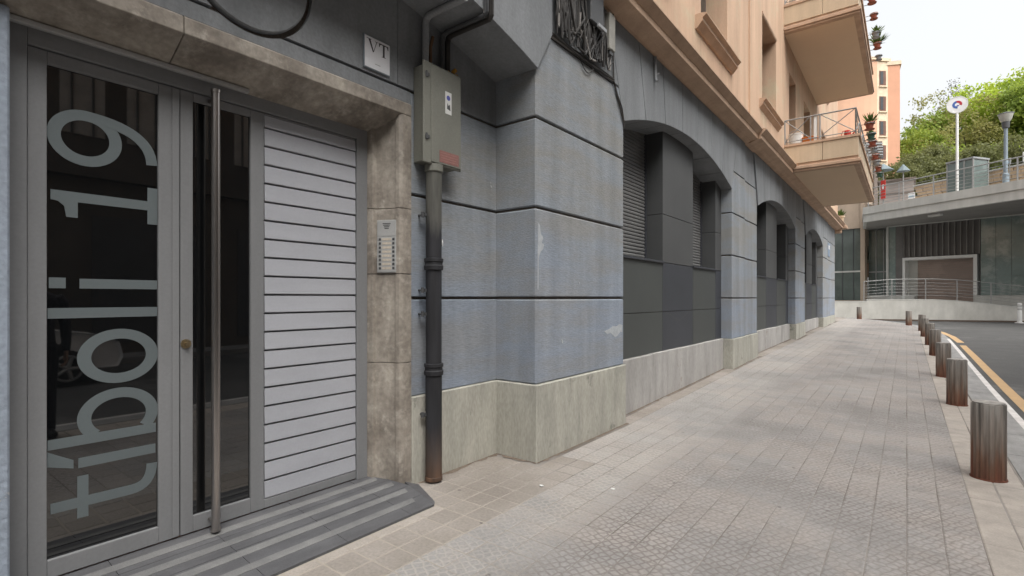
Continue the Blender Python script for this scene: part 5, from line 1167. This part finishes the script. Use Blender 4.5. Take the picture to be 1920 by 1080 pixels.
# silver car
cr_ = thing('parked_car', 'silver hatchback parked across the street mirrored in the door glass', 'car', (5.8, 1.0, rz(2)), local=True)
prof = [(-2.05, .35), (-2.10, .75), (-2.0, .98), (-1.55, 1.38), (-.9, 1.47), (.1, 1.45), (.45, 1.34), (1.0, .98), (1.75, .86), (2.02, .72), (2.08, .45), (2.0, .28), (-1.95, .25)]
rings = []
for xx, sq, dz in ((-.80, .90, .03), (-.87, 1, 0), (.87, 1, 0), (.80, .90, .03)):
    rings.append([((xx*(.80 if z > 1.05 else 1.0)), y*(.985 if abs(xx) < .82 else 1), z) for y, z in prof])
MB().loft(rings).build('body', CARP, cr_, bevel=.05, seg=2, smooth=True)
for s in (-1, 1):
    MB().add([(s*.735, -1.42, 1.33), (s*.735, .30, 1.34), (s*.845, .85, .99), (s*.845, -1.75, 1.0), (s*.70, -1.42, 1.33), (s*.70, .30, 1.34), (s*.80, .85, .99), (s*.80, -1.75, 1.0)], [(0, 1, 2, 3), (4, 7, 6, 5), (0, 4, 5, 1), (1, 5, 6, 2), (2, 6, 7, 3), (3, 7, 4, 0)]).build('side_window', GLASSD, cr_)
    for yy in (-1.3, 1.28):
        m = MB(); m.tube([(s*.72, yy, .31), (s*.895, yy, .31)], .31, 24); w_ = m.build('wheel', TYRE, cr_, smooth=True)
        m = MB(); m.tube([(s*.885, yy, .31), (s*.905, yy, .31)], .06, 12)
        for k in range(5):
            a = k*1.2566; m.tube([(s*.90, yy, .31), (s*.90, yy+.2*math.cos(a), .31+.2*math.sin(a))], [.035, .028], 6)
        m.tube([(s*.90, yy+.21*math.cos(t), .31+.21*math.sin(t)) for t in [i*.3142 for i in range(21)]], .02, 6); m.build('rim', ALU, w_)
    MB().add([(s*.60, 2.01, .72), (s*.86, 1.72, .74), (s*.86, 1.70, .86), (s*.60, 1.90, .84), (s*.58, 1.9, .72), (s*.8, 1.62, .74), (s*.8, 1.6, .84), (s*.58, 1.8, .82)], [(0, 1, 2, 3), (4, 7, 6, 5), (0, 4, 5, 1), (1, 5, 6, 2), (2, 6, 7, 3), (3, 7, 4, 0)]).build('headlight', LAMPG, cr_)
B(-.55, .55, 2.03, 2.10, .36, .52).build('grille', BLACK, cr_)
# the person beside the camera
pr = thing('person', 'person in dark jacket and trousers standing by the kerb, mirrored in the glass', 'person', (.50, 1.13, gz(.5, 1.13)), local=True)
def ell(c, rx, ry, rz2, n=14, k=9):
    m = MB(); m.loft([[(c[0]+rx*math.sin(math.pi*j/k)*math.cos(2*math.pi*i/n), c[1]+ry*math.sin(math.pi*j/k)*math.sin(2*math.pi*i/n), c[2]-rz2*math.cos(math.pi*j/k)) for i in range(n)] for j in range(1, k)]); return m
m = MB()
m.loft([[(dx+b*math.cos(2*math.pi*i/16), a*math.sin(2*math.pi*i/16), z) for i in range(16)] for z, a, b, dx in ((.86, .15, .11, 0), (.92, .175, .125, .005), (1.02, .168, .118, 0), (1.14, .158, .11, -.01), (1.28, .182, .125, -.005), (1.39, .20, .122, 0), (1.45, .165, .095, .01), (1.485, .09, .07, .01), (1.51, .062, .062, 0))])
for s in (-1, 1):
    m.tube([(0, s*.165, 1.42), (.0, s*.215, 1.36), (.015, s*.235, 1.24), (.03, s*.25, 1.13), (.03, s*.255, 1.05), (.02, s*.255, .95), (.0, s*.25, .86)], [.062, .062, .054, .05, .049, .043, .037], 12)
    m.tube([(0, s*.088, .93), (-.005, s*.10, .76), (-.015, s*.105, .52), (.0, s*.11, .30), (.015, s*.115, .06)], [.108, .094, .07, .064, .058], 14)
bo = m.build('body', CLOTH, pr)
rm = bo.modifiers.new('remesh', 'REMESH'); rm.mode = 'VOXEL'; rm.voxel_size = .014; rm.use_smooth_shade = True
sm_ = bo.modifiers.new('smooth', 'SMOOTH'); sm_.iterations = 6; sm_.factor = .5
# head with face, turned to the door
hc = Vector((-.02, 0, 1.635)); vsx, fsx = [], []; n, k = 28, 20
for j in range(k+1):
    ph = math.pi*j/k
    for i in range(n):
        th_ = 2*math.pi*i/n; d = Vector((math.sin(ph)*math.cos(th_), math.sin(ph)*math.sin(th_), -math.cos(ph)))
        w_ = .078 if d.z > -.1 else .078*(1+.45*(d.z+.1)); dp_ = .098 if d.z > -.1 else .098*(1+.25*(d.z+.1))
        q = Vector((d.x*dp_, d.y*w_, d.z*.118))
        if d.x < -.3:
            f = max(0, -d.x-.3)
            q.x -= .024*math.exp(-((d.y)/.14)**2)*math.exp(-((d.z+.12)/.16)**2)*f*1.5
            for e_ in (-1, 1): q.x += .012*math.exp(-((d.y-e_*.42)/.16)**2-((d.z-.04)/.12)**2)
            q.x -= .006*math.exp(-(d.y/.3)**2-((d.z+.52)/.08)**2)
        vsx.append(tuple(hc+q))
for j in range(k):
    for i in range(n): fsx.append((j*n+i, j*n+(i+1) % n, (j+1)*n+(i+1) % n, (j+1)*n+i))
hm = MB().add(vsx, fsx); hm.tube([(.0, 0, 1.47), (-.005, 0, 1.57)], [.056, .052], 14)
hd_ = hm.build('head', SKIN, pr, smooth=True)
for e_ in (-1, 1):
    ell((hc.x-.079, e_*.030, hc.z+.006), .010, .012, .008).build('eye', INK, pr, smooth=True); ell((hc.x+.008, e_*.080, hc.z-.004), .018, .008, .030).build('ear', SKIN, pr, smooth=True)
    ell((hc.x-.088, e_*.031, hc.z+.026), .008, .017, .004).build('eyebrow', HAIR, pr)
ell((hc.x-.086, 0, hc.z-.062), .010, .023, .006).build('mouth', mat('lips', (.30, .13, .11), rough=.6), pr, smooth=True)
hv, hf = [], []
for j in range(9, k+1):
    ph = math.pi*j/k
    for i in range(n):
        th_ = 2*math.pi*i/n; d = Vector((math.sin(ph)*math.cos(th_), math.sin(ph)*math.sin(th_), -math.cos(ph))); lift = max(0, -d.x-.25)
        zz = d.z if d.z > .15+.6*lift else .15+.6*lift
        hv.append((hc.x+d.x*.107+.004, d.y*.086, hc.z+zz*.130))
nr = k-8
for j in range(nr-1):
    for i in range(n): hf.append((j*n+i, j*n+(i+1) % n, (j+1)*n+(i+1) % n, (j+1)*n+i))
MB().add(hv, hf).build('hair', HAIR, pr, smooth=True)
for s in (-1, 1):
    hm = MB(); w0 = Vector((0, s*.25, .86)); f_ = Vector((-.16, -s*.04, -1)).normalized(); sd_ = Vector((1, 0, 0)); sd_ = (sd_-f_*sd_.dot(f_)).normalized()*(-s); up_ = Vector((0, s, 0))
    hm.loft([[w0+f_*t+sd_*a*math.cos(2*math.pi*i/12)+up_*b*math.sin(2*math.pi*i/12) for i in range(12)] for t, a, b in ((-.03, .026, .022), (.02, .032, .017), (.06, .040, .016), (.09, .038, .014))])
    for q, (off, L_) in enumerate(((-.029, .062), (-.010, .074), (.010, .070), (.028, .055))):
        b0_ = w0+f_*.085+sd_*off; hm.tube([b0_, b0_+f_*L_*.45, b0_+f_*L_*.75-up_*.014, b0_+f_*L_*.88-up_*.036], [.0095, .009, .008, .0065], 8)
    tb = w0+f_*.025-sd_*s*.028; hm.tube([tb, tb-sd_*s*.03+f_*.025, tb-sd_*s*.036+f_*.058-up_*.01], [.0115, .010, .0075], 8)
    hm.build('hand', SKIN, pr, smooth=True)
    MB().loft([[(x_, s*.118+a*math.cos(2*math.pi*i/12), max(.002, .045+b*math.sin(2*math.pi*i/12))) for i in range(12)] for x_, a, b in ((.085, .02, .03), (.07, .036, .05), (.0, .042, .06), (-.08, .046, .045), (-.15, .044, .036), (-.195, .026, .025))]).build('shoe', BLACK, pr, smooth=True)
